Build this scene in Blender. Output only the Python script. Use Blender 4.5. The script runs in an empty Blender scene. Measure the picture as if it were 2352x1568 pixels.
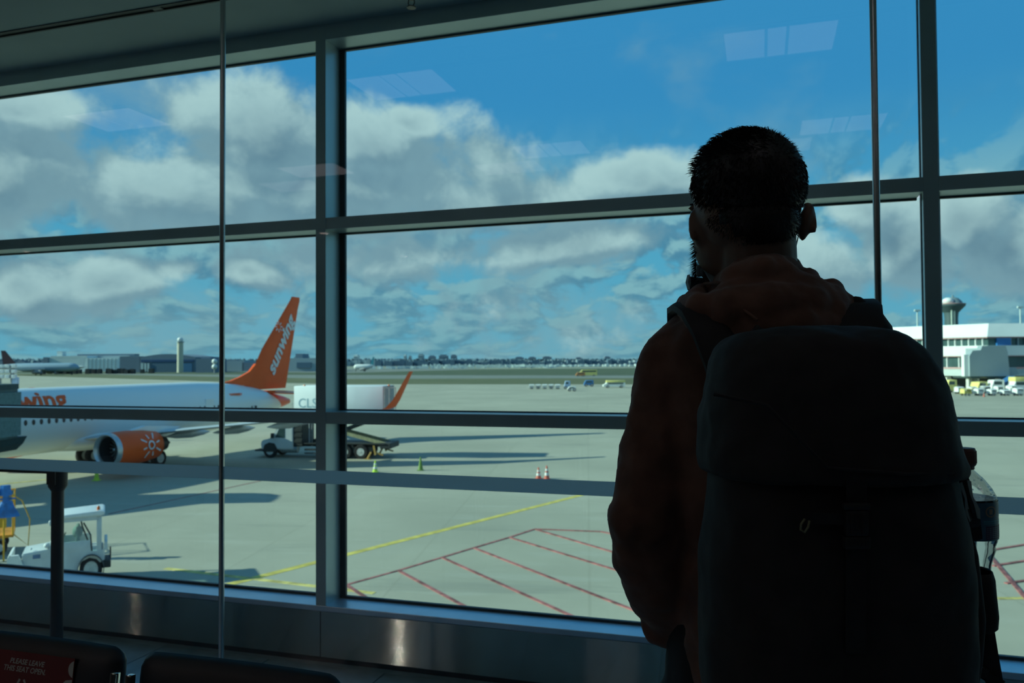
import bpy, bmesh, math, random
from math import sin, cos, pi, radians, sqrt, atan2, asin
from mathutils import Vector, Matrix, Euler
random.seed(7)
SC = bpy.context.scene
COL = SC.collection

# ------------------------------------------------------------------ frame of reference
# world X runs along the window wall (to the right), world Y out through the glass, Z up, floor at 0
PHI = radians(17.4); CP, SP = cos(PHI), sin(PHI)
EYE = 1.39; APRON = -5.46
F, CX, CY = 1829.0, 1176.0, 784.0
ROLL = -0.0066; PIT = math.atan(46.0 / F)
def V(x, y, z=0.0):                       # axes of the photographer's line of sight -> world
    return Vector((x * CP - y * SP, x * SP + y * CP, z))
def ray(u, v):
    x, y = u - CX, v - CY
    c, s = cos(ROLL), sin(ROLL)
    xr = x * c + y * s; yr = -x * s + y * c
    X, D, Q = xr / F, 1.0, -yr / F
    return (X, D * cos(PIT) - Q * sin(PIT), D * sin(PIT) + Q * cos(PIT))
def at_depth(u, v, Y):                    # sight-line point at distance Y, in sight axes
    r = ray(u, v); k = Y / r[1]
    return Vector((r[0] * k, Y, r[2] * k + EYE))
def on_ground(u, v, z=APRON):
    r = ray(u, v); k = (z - EYE) / r[2]
    return Vector((r[0] * k, r[1] * k, z))
def on_plane(u, v, n):                    # world point on a plane parallel to the window wall
    r = ray(u, v); d = V(*r); k = n / d.y
    return Vector((d.x * k, n, d.z * k + EYE))

# ------------------------------------------------------------------ camera
cam = bpy.data.cameras.new('camera'); cam_ob = bpy.data.objects.new('camera', cam); COL.objects.link(cam_ob)
cam.lens = 28.0; cam.sensor_width = 36.0; cam.sensor_fit = 'HORIZONTAL'; cam.clip_start = .05; cam.clip_end = 20000
rt = V(1, 0, 0); up0 = V(0, -sin(PIT), cos(PIT)); fw = V(0, cos(PIT), sin(PIT))
cr, srr = cos(ROLL), sin(ROLL)
R_ = rt * cr + up0 * srr; U_ = rt * -srr + up0 * cr
cam_ob.matrix_world = Matrix(((R_.x, U_.x, -fw.x, 0), (R_.y, U_.y, -fw.y, 0), (R_.z, U_.z, -fw.z, EYE), (0, 0, 0, 1)))
cam.dof.use_dof = True; cam.dof.focus_distance = 1.25; cam.dof.aperture_fstop = 9.0
SC.camera = cam_ob
SC.view_settings.view_transform = 'Standard'; SC.view_settings.look = 'None'
SC.view_settings.gamma = 1.0; SC.view_settings.exposure = 0.0; SC.view_settings.use_curve_mapping = False
SC.cycles.transparent_max_bounces = 24
SC.cycles.caustics_reflective = False; SC.cycles.caustics_refractive = False
SC.cycles.sample_clamp_indirect = 10.0

# ------------------------------------------------------------------ node helpers
class NT:
    def __init__(s, tree): s.t = tree; s.n = tree.nodes; s.l = tree.links
    def new(s, typ, **kw):
        n = s.n.new(typ)
        for k, v in kw.items(): setattr(n, k, v)
        return n
    def put(s, sock, v):
        if isinstance(v, bpy.types.NodeSocket): s.l.new(v, sock)
        elif v is not None: sock.default_value = v
    def math(s, op, a, b=None, c=None, clamp=False):
        n = s.new('ShaderNodeMath', operation=op); n.use_clamp = clamp
        s.put(n.inputs[0], a)
        if b is not None: s.put(n.inputs[1], b)
        if c is not None: s.put(n.inputs[2], c)
        return n.outputs[0]
    def vmath(s, op, a, b=None, out=0):
        n = s.new('ShaderNodeVectorMath', operation=op)
        s.put(n.inputs[0], a)
        if b is not None: s.put(n.inputs[3 if op == 'SCALE' else 1], b)
        return n.outputs[out]
    def noise(s, vec, scale, detail=4, rough=.5, dist=0.0):
        n = s.new('ShaderNodeTexNoise'); s.put(n.inputs['Vector'], vec)
        n.inputs['Scale'].default_value = scale; n.inputs['Detail'].default_value = detail
        n.inputs['Roughness'].default_value = rough; n.inputs['Distortion'].default_value = dist
        return n
    def smooth(s, v, a, b, lo=0.0, hi=1.0):
        n = s.new('ShaderNodeMapRange', interpolation_type='SMOOTHSTEP'); s.put(n.inputs[0], v)
        for i, q in enumerate((a, b, lo, hi)): s.put(n.inputs[i + 1], q)
        return n.outputs[0]
    def lin(s, v, a, b, lo=0.0, hi=1.0):
        n = s.new('ShaderNodeMapRange'); s.put(n.inputs[0], v)
        for i, q in enumerate((a, b, lo, hi)): s.put(n.inputs[i + 1], q)
        return n.outputs[0]
    def mix(s, f, a, b):
        n = s.new('ShaderNodeMix', data_type='RGBA'); s.put(n.inputs[0], f)
        s.put(n.inputs[6], c4(a)); s.put(n.inputs[7], c4(b)); return n.outputs[2]
def c4(c):
    if isinstance(c, (tuple, list)) and len(c) == 3: return (c[0], c[1], c[2], 1.0)
    return c
# ------------------------------------------------------------------ sky: blue with cumulus banks
def azel(u, v):
    r = V(*ray(u, v)).normalized()
    return atan2(r.x, r.y), asin(r.z)
world = bpy.data.worlds.new('sky'); SC.world = world; world.use_nodes = True
w = NT(world.node_tree)
for n in list(w.n): w.n.remove(n)
grp = bpy.data.node_groups.new('cloud_field', 'ShaderNodeTree')
grp.interface.new_socket('P', in_out='INPUT', socket_type='NodeSocketVector')
grp.interface.new_socket('D', in_out='OUTPUT', socket_type='NodeSocketFloat')
g = NT(grp)
gi = g.new('NodeGroupInput'); go = g.new('NodeGroupOutput')
P0 = gi.outputs[0]
wob = g.noise(P0, 5.5, 3, .5).outputs['Color']
wob = g.vmath('SCALE', g.vmath('SUBTRACT', wob, (.5, .5, .5)), .07)
P1 = g.vmath('ADD', P0, wob)
# (u, v, half width, half height, turn, strength) of the large cloud masses
CLOUDS = [
 (0, 390, 240, 150, 0, 1.0), (60, 260, 150, 60, 0, .8), (-150, 250, 200, 120, 0, .9),
 (610, 300, 210, 130, 12, 1.0), (570, 220, 90, 40, 10, .5), (860, 345, 170, 110, 10, 1.0), (960, 300, 80, 55, 20, .8), (720, 430, 420, 110, 0, 1.0),
 (1120, 390, 120, 110, 30, .8), (1150, 470, 240, 70, 0, .8), (1460, 430, 170, 80, 0, .95), (1560, 420, 130, 70, 0, .8),
 (420, 440, 300, 110, 0, .9), (60, 560, 260, 70, 0, .5),
 (2000, 500, 90, 70, 20, 1.0), (2080, 560, 140, 110, 0, 1.0), (2230, 520, 110, 80, 0, 1.0), (2330, 580, 140, 100, 0, 1.0), (1880, 600, 150, 80, 0, .8),
 (60, 640, 170, 62, 0, .9), (250, 640, 150, 60, 0, .9), (400, 625, 75, 42, 0, .7), (575, 625, 85, 42, 0, .8), (900, 590, 420, 55, 0, .55), (1330, 560, 260, 55, 0, .7),
]
field = None
for (u, v, ru, rv, turn, k) in CLOUDS:
    a0, e0 = azel(u, v); sc_ = 1.0 / (F * (1 + ((u - CX) / F) ** 2))
    mp = g.new('ShaderNodeMapping', vector_type='TEXTURE'); g.put(mp.inputs[0], P1)
    mp.inputs[1].default_value = (a0, e0, 0); mp.inputs[2].default_value = (0, 0, radians(-turn))
    mp.inputs[3].default_value = (ru * sc_ * 1.1, rv / F * .95, 1000)
    ln = g.vmath('LENGTH', mp.outputs[0], out=1)
    b = g.math('MULTIPLY', g.math('SUBTRACT', 1.35, ln), k)
    if field is None: field = b
    else:
        n = g.new('ShaderNodeMath', operation='SMOOTH_MAX'); g.put(n.inputs[0], field); g.put(n.inputs[1], b); n.inputs[2].default_value = .12
        field = n.outputs[0]
wide = g.noise(g.vmath('ADD', P0, (0, 0, 4.3)), 1.25, 2, .5).outputs['Fac']          # banks go on all round, out of the picture
wide = g.math('MULTIPLY_ADD', wide, 4.2, -2.15)
field = g.math('MAXIMUM', field, g.math('MINIMUM', g.math('MAXIMUM', wide, -.35), .7))
fb = g.noise(P0, 11.0, 10, .60, .2).outputs['Fac']
fb2 = g.noise(g.vmath('MULTIPLY', P0, (1, 1.8, 1)), 3.0, 2, .5).outputs['Fac']
d = g.math('MULTIPLY_ADD', g.math('SUBTRACT', fb, .5), 1.7, field)
d = g.math('MULTIPLY_ADD', g.math('SUBTRACT', fb2, .5), .7, d)
g.put(go.inputs[0], d)
tc = w.new('ShaderNodeTexCoord')
sep = w.new('ShaderNodeSeparateXYZ'); w.l.new(tc.outputs['Generated'], sep.inputs[0])
az = w.math('ARCTAN2', sep.outputs[0], sep.outputs[1]); el = w.math('ARCSINE', sep.outputs[2])
def comb(a, b, c=0.0):
    n = w.new('ShaderNodeCombineXYZ'); w.put(n.inputs[0], a); w.put(n.inputs[1], b); w.put(n.inputs[2], c); return n.outputs[0]
P = comb(az, el)
def cf(vec):
    n = w.new('ShaderNodeGroup'); n.node_tree = grp; w.put(n.inputs[0], vec); return n.outputs[0]
dA = cf(P); dB = cf(w.vmath('ADD', P, (-.022, .034, 0)))
dens = w.smooth(dA, .1, .62)
lit = w.smooth(w.math('SUBTRACT', dA, dB), -.1, .62)
core = w.smooth(dA, .5, 1.5)
# low layer of broken stratocumulus, seen flat towards the horizon
Q = comb(w.math('MULTIPLY', az, 1.45), w.math('MULTIPLY', w.math('LOGARITHM', w.math('ADD', w.math('MAXIMUM', el, 0.0), .06), 2.718), .40), 3.7)
def low(vec): return w.noise(vec, 9.5, 8, .55, .25).outputs['Fac']
Qw = w.vmath('ADD', Q, w.vmath('SCALE', w.vmath('SUBTRACT', w.noise(Q, 4.0, 2).outputs['Color'], (.5, .5, .5)), .10))
lA = low(Qw); lB = low(w.vmath('ADD', Qw, (-.012, .028, 0)))
ldens = w.smooth(lA, .42, .52)
llit = w.smooth(w.math('SUBTRACT', lA, lB), -.07, .1)
lband = w.smooth(el, .31, .13)
ldens = w.math('MULTIPLY', ldens, lband)
# clear sky colour by height
sky = w.mix(w.smooth(el, -.02, .17), (.20, .47, .66), (.12, .44, .70))
sky = w.mix(w.smooth(el, .1, .34), sky, (.056, .305, .66))
sky = w.mix(w.smooth(el, .4, 1.4), sky, (.055, .20, .45))
lowc = w.mix(llit, (.11, .28, .45), (.35, .55, .66))
hz = w.smooth(el, .15, 0.0)
lowc = w.mix(w.math('MULTIPLY', hz, .45), lowc, (.20, .40, .52))
c = w.mix(w.math('MULTIPLY', ldens, .95), sky, lowc)
cum_grey = w.mix(core, (.29, .40, .51), (.16, .25, .36))
cumc = w.mix(w.math('MULTIPLY', lit, w.math('SUBTRACT', 1.0, w.math('MULTIPLY', core, .55))), cum_grey, (.64, .74, .80))
veil = w.noise(w.vmath('MULTIPLY', P, (1, 1.7, 1)), 3.2, 7, .55, .3).outputs['Fac']
veil = w.math('MULTIPLY', w.smooth(veil, .5, .72), .5)
c = w.mix(veil, c, (.36, .47, .56))
c = w.mix(w.math('MULTIPLY', dens, .96), c, cumc)
gnd = w.smooth(sep.outputs[2], -.004, -.03)
c = w.mix(gnd, c, (.12, .16, .15))
bg = w.new('ShaderNodeBackground'); w.put(bg.inputs[0], c); bg.inputs[1].default_value = 1.0
wo = w.new('ShaderNodeOutputWorld'); w.l.new(bg.outputs[0], wo.inputs[0])

# ------------------------------------------------------------------ sun: low, straight along the wall from the left
sun = bpy.data.lights.new('sun', 'SUN'); sun.energy = 6.8; sun.angle = radians(.6); sun.color = (1.0, .99, .84)
so = bpy.data.objects.new('sun', sun); COL.objects.link(so)
sd = (V(-1.0, -.07) + Vector((0, 0, math.tan(radians(24.3))))).normalized()     # towards the sun
so.rotation_euler = sd.to_track_quat('Z', 'Y').to_euler(); so.location = (-40, 30, 40)

# ------------------------------------------------------------------ materials
MATS = {}
def mat(name, col, rough=.6, metal=0.0, var=.08, scale=6.0, bump=0.0, spec=.5, emit=None, aniso=0.0, sheen=0.0, coat=0.0):
    if name in MATS: return MATS[name]
    m = bpy.data.materials.new(name); m.use_nodes = True; t = NT(m.node_tree)
    b = t.n['Principled BSDF']; tcn = t.new('ShaderNodeTexCoord')
    nz = t.noise(tcn.outputs['Object'], scale, 5)
    f = nz.outputs['Fac']
    lo = tuple(max(0, x * (1 - var * 2)) for x in col); hi = tuple(min(1, x * (1 + var * 2)) for x in col)
    t.put(b.inputs['Base Color'], t.mix(t.smooth(f, .3, .7), lo, hi))
    b.inputs['Roughness'].default_value = rough; b.inputs['Metallic'].default_value = metal
    b.inputs['Specular IOR Level'].default_value = spec
    if coat: b.inputs['Coat Weight'].default_value = coat
    if aniso:
        b.inputs['Anisotropic'].default_value = aniso
        tg = t.new('ShaderNodeTangent', direction_type='RADIAL', axis='Z'); t.l.new(tg.outputs[0], b.inputs['Tangent'])
    if sheen: b.inputs['Sheen Weight'].default_value = sheen
    if bump:
        bp = t.new('ShaderNodeBump'); bp.inputs['Strength'].default_value = .5; bp.inputs['Distance'].default_value = bump
        t.put(bp.inputs['Height'], t.noise(tcn.outputs['Object'], scale * 6, 4).outputs['Fac']); t.l.new(bp.outputs[0], b.inputs['Normal'])
    if emit: b.inputs['Emission Color'].default_value = c4(emit[0]); b.inputs['Emission Strength'].default_value = emit[1]
    MATS[name] = m; return m
def glass_mat(name, tint, refl=1.0, rough=0.0):
    if name in MATS: return MATS[name]
    m = bpy.data.materials.new(name); m.use_nodes = True; t = NT(m.node_tree)
    t.n.remove(t.n['Principled BSDF']); out = t.n['Material Output']
    tr = t.new('ShaderNodeBsdfTransparent'); tr.inputs[0].default_value = c4(tint)
    gl = t.new('ShaderNodeBsdfGlossy'); gl.inputs[0].default_value = (1, 1, 1, 1); gl.inputs['Roughness'].default_value = rough
    fr = t.new('ShaderNodeFresnel'); fr.inputs[0].default_value = 1.5
    ge = t.new('ShaderNodeNewGeometry')
    fac = t.math('MULTIPLY', t.math('MULTIPLY', fr.outputs[0], t.math('SUBTRACT', 1.0, ge.outputs['Backfacing'])), refl)
    mx = t.new('ShaderNodeMixShader'); t.put(mx.inputs[0], fac); t.l.new(tr.outputs[0], mx.inputs[1]); t.l.new(gl.outputs[0], mx.inputs[2])
    t.l.new(mx.outputs[0], out.inputs[0]); MATS[name] = m; return m
M_frame = mat('painted_aluminium', (.46, .57, .58), .34, .35, .03, 3)
M_gasket = mat('black_gasket', (.03, .045, .05), .5)
M_ceil = mat('ceiling_board', (.35, .42, .41), .8, 0, .03, 2, .0008)
M_glass = glass_mat('window_glass', (.835, .952, .918), .8)
M_part = glass_mat('partition_glass', (.965, .985, .985), .9)
M_clad = mat('brushed_steel_cladding', (.50, .54, .52), .058, 1.0, .04, 3)
t_ = NT(M_clad.node_tree); ge_ = t_.new('ShaderNodeNewGeometry'); wn = t_.new('ShaderNodeTexWhiteNoise', noise_dimensions='3D')
t_.put(wn.inputs[0], t_.vmath('MULTIPLY', ge_.outputs['Position'], (3.0, 3.0, 9000.0)))          # horizontal brushing: normals scatter up and down only
cz_ = t_.new('ShaderNodeCombineXYZ'); t_.put(cz_.inputs[2], t_.math('MULTIPLY', t_.math('SUBTRACT', wn.outputs['Value'], .5), 1.1))
t_.l.new(t_.vmath('NORMALIZE', t_.vmath('ADD', ge_.outputs['Normal'], cz_.outputs[0])), t_.n['Principled BSDF'].inputs['Normal'])
M_floor = mat('floor_tile_stone', (.34, .46, .52), .30, 0, .08, 9, .0002)
M_grout = mat('grout', (.05, .055, .055), .9)
M_wallin = mat('interior_wall', (.09, .085, .08), .8, 0, .04, 1)
M_chrome = mat('polished_steel', (.62, .6, .57), .12, 1.0, .02)
M_black = mat('black_plastic', (.012, .012, .013), .45)
M_rubber = mat('tyre_rubber', (.018, .018, .02), .85, 0, .1, 8, .004)

# ------------------------------------------------------------------ mesh helpers
def tag(o, label=None, cat=None, group=None, kind=None):
    if label: o['label'] = label
    if cat: o['category'] = cat
    if group: o['group'] = group
    if kind: o['kind'] = kind
    return o
def thing(name, label, cat, loc=(0, 0, 0), rz=0.0, group=None):
    o = bpy.data.objects.new(name, None); COL.objects.link(o); o.empty_display_size = .1
    o.location = loc; o.rotation_euler = (0, 0, rz); return tag(o, label, cat, group)
def ext(name, label, cat, x, y, z=APRON, rz=0.0, group=None):      # placed in sight axes; local x = to the right, y = away
    return thing(name, label, cat, V(x, y, z), PHI + rz, group)
def obj(name, bm, m, parent=None, smooth=None, label=None, kind=None):
    me = bpy.data.meshes.new(name); bmesh.ops.recalc_face_normals(bm, faces=bm.faces); bm.to_mesh(me); bm.free()
    ms = m if isinstance(m, (list, tuple)) else [m]
    for q in ms: me.materials.append(q)
    if smooth is not None:
        me.polygons.foreach_set('use_smooth', [True] * len(me.polygons))
        if smooth > 0 and smooth < 180: me.set_sharp_from_angle(angle=radians(smooth))
    o = bpy.data.objects.new(name, me); COL.objects.link(o)
    if parent: o.parent = parent
    if label: o['label'] = label
    if kind: o['kind'] = kind
    return o
def B(): return bmesh.new()
def box(bm, x0, x1, y0, y1, z0, z1, bev=0.0, mtx=None):
    x0, x1 = min(x0, x1), max(x0, x1); y0, y1 = min(y0, y1), max(y0, y1); z0, z1 = min(z0, z1), max(z0, z1)
    r = bmesh.ops.create_cube(bm, size=1.0)
    for v in r['verts']: v.co = Vector(((x0 + x1) / 2 + v.co.x * (x1 - x0), (y0 + y1) / 2 + v.co.y * (y1 - y0), (z0 + z1) / 2 + v.co.z * (z1 - z0)))
    vs = r['verts']
    if bev:
        es = list({e for v in vs for e in v.link_edges})
        q = bmesh.ops.bevel(bm, geom=es, offset=bev, segments=2, affect='EDGES', profile=.5)
        vs = q['verts'] + [v for v in vs if v.is_valid]
    if mtx: bmesh.ops.transform(bm, matrix=mtx, verts=list(set(vs)))
    return bm
def prism(bm, pts, axis='y', a=0.0, b=1.0):          # polygon extruded along an axis
    def f(p, t):
        if axis == 'y': return (p[0], t, p[1])
        if axis == 'z': return (p[0], p[1], t)
        return (t, p[0], p[1])
    A_ = [bm.verts.new(f(p, a)) for p in pts]; B_ = [bm.verts.new(f(p, b)) for p in pts]
    n = len(pts); bm.faces.new(A_); bm.faces.new(B_[::-1])
    for i in range(n): bm.faces.new((A_[i], B_[i], B_[(i + 1) % n], A_[(i + 1) % n]))
    return bm
def loft(bm, rings, caps=True, close=True):
    R = [[bm.verts.new(p) for p in r] for r in rings]; n = len(R[0])
    for a, b in zip(R[:-1], R[1:]):
        for i in range(n if close else n - 1): bm.faces.new((a[i], a[(i + 1) % n], b[(i + 1) % n], b[i]))
    if caps and close: bm.faces.new(R[0][::-1]); bm.faces.new(R[-1])
    return bm
def ring(c, rx, ry, axis='z', n=24, e=2.0):
    out = []
    for i in range(n):
        t = 2 * pi * i / n; a, b = cos(t), sin(t)
        a = math.copysign(abs(a) ** (2 / e), a) * rx; b = math.copysign(abs(b) ** (2 / e), b) * ry
        out.append((c[0] + a, c[1] + b, c[2]) if axis == 'z' else (c[0] + a, c[1], c[2] + b) if axis == 'y' else (c[0], c[1] + a, c[2] + b))
    return out
def lathe(bm, prof, c=(0, 0, 0), axis='z', n=24, caps=True):
    rs = []
    for r, h in prof:
        cc = (c[0], c[1], c[2] + h) if axis == 'z' else (c[0], c[1] + h, c[2]) if axis == 'y' else (c[0] + h, c[1], c[2])
        rs.append(ring(cc, max(r, 1e-4), max(r, 1e-4), axis, n))
    return loft(bm, rs, caps)
def tube(bm, pts, r, n=8, caps=True):
    pts = [Vector(p) for p in pts]; rs = r if isinstance(r, (list, tuple)) else [r] * len(pts)
    rings = []; prev = None
    for i, p in enumerate(pts):
        t = (pts[min(i + 1, len(pts) - 1)] - pts[max(i - 1, 0)]).normalized()
        if prev is None:
            a = Vector((0, 0, 1)) if abs(t.z) < .9 else Vector((1, 0, 0)); s = t.cross(a).normalized()
        else: s = (prev - t * prev.dot(t)).normalized()
        prev = s; q = t.cross(s)
        rings.append([p + (s * cos(2 * pi * k / n) + q * sin(2 * pi * k / n)) * rs[i] for k in range(n)])
    return loft(bm, rings, caps)
def bar(bm, a, b, w_, h_, up=(0, 0, 1)):              # rectangular bar from a to b
    a, b = Vector(a), Vector(b); t = (b - a).normalized(); u = Vector(up)
    s = t.cross(u).normalized(); u = s.cross(t)
    loft(bm, [[p + s * w_ / 2 * i + u * h_ / 2 * j for i, j in ((-1, -1), (1, -1), (1, 1), (-1, 1))] for p in (a, b)]); return bm
def ball(bm, c, r, seg=16, rot=None):
    q = bmesh.ops.create_uvsphere(bm, u_segments=seg, v_segments=max(6, seg * 2 // 3), radius=1.0)
    r = Vector(r) if hasattr(r, '__len__') else Vector((r, r, r))
    M = Matrix.Translation(Vector(c)) @ (Euler(rot).to_matrix().to_4x4() if rot else Matrix.Identity(4)) @ Matrix.Diagonal((*r, 1))
    bmesh.ops.transform(bm, matrix=M, verts=q['verts']); return bm
def capsule(bm, pts, rs, n=14):                       # rounded limb, ends closed by balls
    tube(bm, pts, rs, n)
    for p, r in zip(pts, rs): ball(bm, p, r, n)
    return bm
def bake(o):
    dg = bpy.context.evaluated_depsgraph_get(); me = bpy.data.meshes.new_from_object(o.evaluated_get(dg)); o.modifiers.clear(); o.data = me
    me.polygons.foreach_set('use_smooth', [True] * len(me.polygons)); return o
def fuse(o, vox=.008, it=4, folds=()):                # one continuous skin out of overlapping shapes
    r = o.modifiers.new('r', 'REMESH'); r.mode = 'VOXEL'; r.voxel_size = vox
    s = o.modifiers.new('s', 'SMOOTH'); s.factor = .5; s.iterations = it
    for (k, sc_, st) in folds:
        tx = bpy.data.textures.new('fold', 'CLOUDS'); tx.noise_scale = sc_; tx.noise_depth = 2
        dm = o.modifiers.new('d', 'DISPLACE'); dm.texture = tx; dm.strength = st; dm.mid_level = .5
        dm.texture_coords = 'LOCAL'
    return bake(o)
def text_bm(txt, size=1.0, shear=0.0, offset=0.0, depth=0.0, space=1.0, align='LEFT'):
    cu = bpy.data.curves.new('t', 'FONT'); cu.body = txt; cu.size = size; cu.shear = shear; cu.offset = offset
    cu.extrude = depth; cu.space_character = space; cu.align_x = align; cu.resolution_u = 3
    o = bpy.data.objects.new('t', cu); COL.objects.link(o); bpy.context.view_layer.update()
    me = bpy.data.meshes.new_from_object(o.evaluated_get(bpy.context.evaluated_depsgraph_get()))
    bm = bmesh.new(); bm.from_mesh(me); bpy.data.objects.remove(o); bpy.data.curves.remove(cu); bpy.data.meshes.remove(me); return bm
def struct(name, bm, m, parent=None, smooth=None, label=None):
    o = obj(name, bm, m, parent, smooth, label)
    if not parent: o['kind'] = 'structure'
    return o
def copy_tree(o, parent=None):
    c_ = o.copy(); COL.objects.link(c_)
    if parent: c_.parent = parent
    for ch in list(o.children): copy_tree(ch, c_)
    return c_
def wheel(parent, x, y, z, r, wd, hub=.55, mhub=None, axis='y', name='wheel'):
    b = B(); lathe(b, [(r * .62, -wd / 2), (r * .93, -wd / 2), (r, -wd * .36), (r, wd * .36), (r * .93, wd / 2), (r * .62, wd / 2)], (x, y, z), axis, 28)
    o = obj(name, b, M_rubber, parent, 40)
    b = B(); lathe(b, [(r * hub, -wd * .5 - .01), (r * hub * .9, -wd * .3), (r * .2, -wd * .25), (r * .18, -wd * .52), (r * .1, -wd * .54), (.001, -wd * .54)], (x, y, z), axis, 24)
    for k in range(6):
        a = k * pi / 3
        q = (x + r * .38 * cos(a), y - wd * .3, z + r * .38 * sin(a)) if axis == 'y' else (x - wd * .3, y + r * .38 * cos(a), z + r * .38 * sin(a))
        ball(b, q, r * .05, 6)
    obj('hub', b, mhub or mat('wheel_hub_paint', (.6, .62, .62), .5, .2), o, 40)
    return o

# ================================================================== THE GATE ROOM
N0 = 3.298; NG = N0 + .137       # inner face of the frames, glass
XL, XR, YB = -9.5, 9.0, -9.0
b = B(); box(b, XL, XR, YB, NG + .05, -.3, -.012); fl = struct('floor', b, M_grout)
tile_me = None; TS = .6
for i in range(-9, 3):
    for j in range(0, 6):
        x = i * TS + .17; y1 = N0 - .03 - j * TS; y0 = max(y1 - TS, YB)
        if tile_me is None:
            b = B(); box(b, .003, TS - .003, .003, TS - .003, -.012, 0, .0015); o = obj('floor_tile', b, M_floor, fl); tile_me = o.data
        else:
            o = bpy.data.objects.new('floor_tile', tile_me); COL.objects.link(o); o.parent = fl
        o.location = (x, y0, 0)
b = B(); box(b, XL, XR, YB, N0 - .03 - 3.6, -.012, 0); box(b, XL, -9 * TS + .17, N0 - 3.63, N0, -.012, 0); box(b, 3 * TS + .17, XR, N0 - 3.63, N0, -.012, 0)
o = obj('floor_covering', b, M_floor, fl)
# drain grate / floor box in front of the cladding
t = thing('floor_box', 'dark square service cover set in the floor tiles below the cladding', 'floor hatch', on_plane(372, 1480, 3.0) * 1)
t.location = (-2.42, 3.02, 0)
b = B(); box(b, -.2, .2, -.13, .13, .0005, .008, .003); obj('frame', b, mat('dark_cover', (.03, .04, .05), .5), t)
b = B()
for k in range(9): box(b, -.18, .18, -.115 + k * .026, -.098 + k * .026, .008, .011)
obj('grille', b, mat('dark_cover', (.03, .04, .05), .5), t, kind='stuff')
# ceiling with slot diffuser
SLOT = 2.91
b = B(); box(b, XL, XR, YB, SLOT - .02, 2.99, 3.3); box(b, XL, XR, SLOT + .02, NG + .016, 2.99, 3.3); box(b, XL, XR, SLOT - .02, SLOT + .02, 3.05, 3.3)
struct('ceiling', b, M_ceil)
b = B()
box(b, XL, XR, SLOT - .024, SLOT - .016, 2.985, 3.04); box(b, XL, XR, SLOT + .016, SLOT + .024, 2.985, 3.04)
sl = struct('trim_1', b, M_black)
b = B(); box(b, XL, XR, SLOT - .003, SLOT + .003, 2.99, 3.03); obj('vane', b, M_black, sl)
for k in range(10):
    b = B(); x = -8 + k * 1.35; box(b, x, x + .05, SLOT - .012, SLOT + .012, 2.986, 2.995); obj('clip', b, M_black, sl)
# other walls of the room (behind and beside the photographer)
b = B(); box(b, XL - .2, XL, YB, NG, -.3, 3.3); struct('wall_left', b, M_wallin)
b = B(); box(b, XR, XR + .2, YB, NG, -.3, 3.3); struct('wall_right', b, M_wallin)
b = B(); box(b, XL, XR, YB - .2, YB, -.3, 3.3); struct('wall_back', b, M_wallin)
# building below the windows, outside
b = B(); box(b, XL - 6, XR + 10, YB - 6, NG + .12, APRON, -.3); struct('wall_lower', b, mat('outer_panels', (.4, .42, .42), .6))
b = B(); box(b, XL - 6, XR + 10, YB - 6, NG + .1, 3.3, 3.9); struct('wall_parapet', b, mat('outer_panels', (.4, .42, .42), .6))
# window wall -----------------------------------------------------
MUL = [-9.72 + .0, -7.14, -4.56, (-2.0 + -1.95) / 2, .6125, 3.19, 5.77, 8.35]
win = thing('window_1', None, None); win['kind'] = 'structure'
for xm in MUL:
    b = B(); box(b, xm - .027, xm + .027, N0, N0 + .03, .26, 2.99, .002); box(b, xm - .008, xm + .027, N0 + .028, NG + .016, .26, 2.99)
    obj('mullion', b, M_frame, win)
    b = B(); box(b, xm + .0265, xm + .056, NG - .006, NG + .012, .262, 2.917, .002); obj('gasket', b, M_gasket, win)
    b = B(); box(b, xm - .013, xm - .007, NG - .006, NG + .012, .262, 2.917); obj('gasket', b, M_gasket, win)
    if xm > 0: b = B(); box(b, xm + .027, xm + .036, N0 + .035, N0 + .055, .28, 2.9, .002); obj('cover_strip', b, M_frame, win)
for i in range(len(MUL) - 1):
    a, c_ = MUL[i] + .027, MUL[i + 1] - .026
    for nm, z0, z1 in (('transom', 2.017, 2.072), ('transom', 1.105, 1.160), ('head_rail', 2.917, 2.99)):
        b = B(); box(b, a, c_, N0 + .001, NG + .016, z0, z1, .0015); obj(nm, b, M_frame, win)
    for z0, z1 in ((.262, .274), (1.098, 1.106), (1.159, 1.166), (2.010, 2.018), (2.071, 2.078), (2.909, 2.918)):
        b = B(); box(b, a, c_, NG - .008, NG + .01, z0, z1); obj('glazing_seal', b, M_gasket, win)
    for z0, z1 in ((.27, 1.11), (1.155, 2.02), (2.065, 2.92)):
        b = B(); box(b, a + .004, c_ + .016, NG, NG + .008, z0, z1); obj('pane', b, M_glass, win)
# sill and steel cladding
b = B(); box(b, XL, XR, N0 - .006, NG + .02, .236, .262, .003); struct('trim_2', b, mat('sill_paint', (.58, .72, .84), .34, .5, .03))
cl = thing('wall_front', None, None); cl['kind'] = 'structure'
PJ = [-9.5, -7.14, -4.56, -1.975, .6125, 3.19, 5.77, 8.9]
for i in range(len(PJ) - 1):
    b = B(); box(b, PJ[i] + .002, PJ[i + 1] - .002, N0 - .004, N0 + .03, .026, .235, .0015); obj('cladding_panel', b, M_clad, cl)
b = B(); box(b, XL, XR, N0 + .03, NG + .05, -.01, .236); obj('backing', b, M_gasket, cl)
b = B(); box(b, XL, XR, N0 - .031, N0 + .006, -.012, 0); struct('trim_3', b, M_floor)
b = B(); box(b, XL, XR, N0 + .006, N0 + .03, -.012, .03); struct('baseboard_front', b, mat('dark_plinth', (.02, .022, .024), .5))
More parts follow.
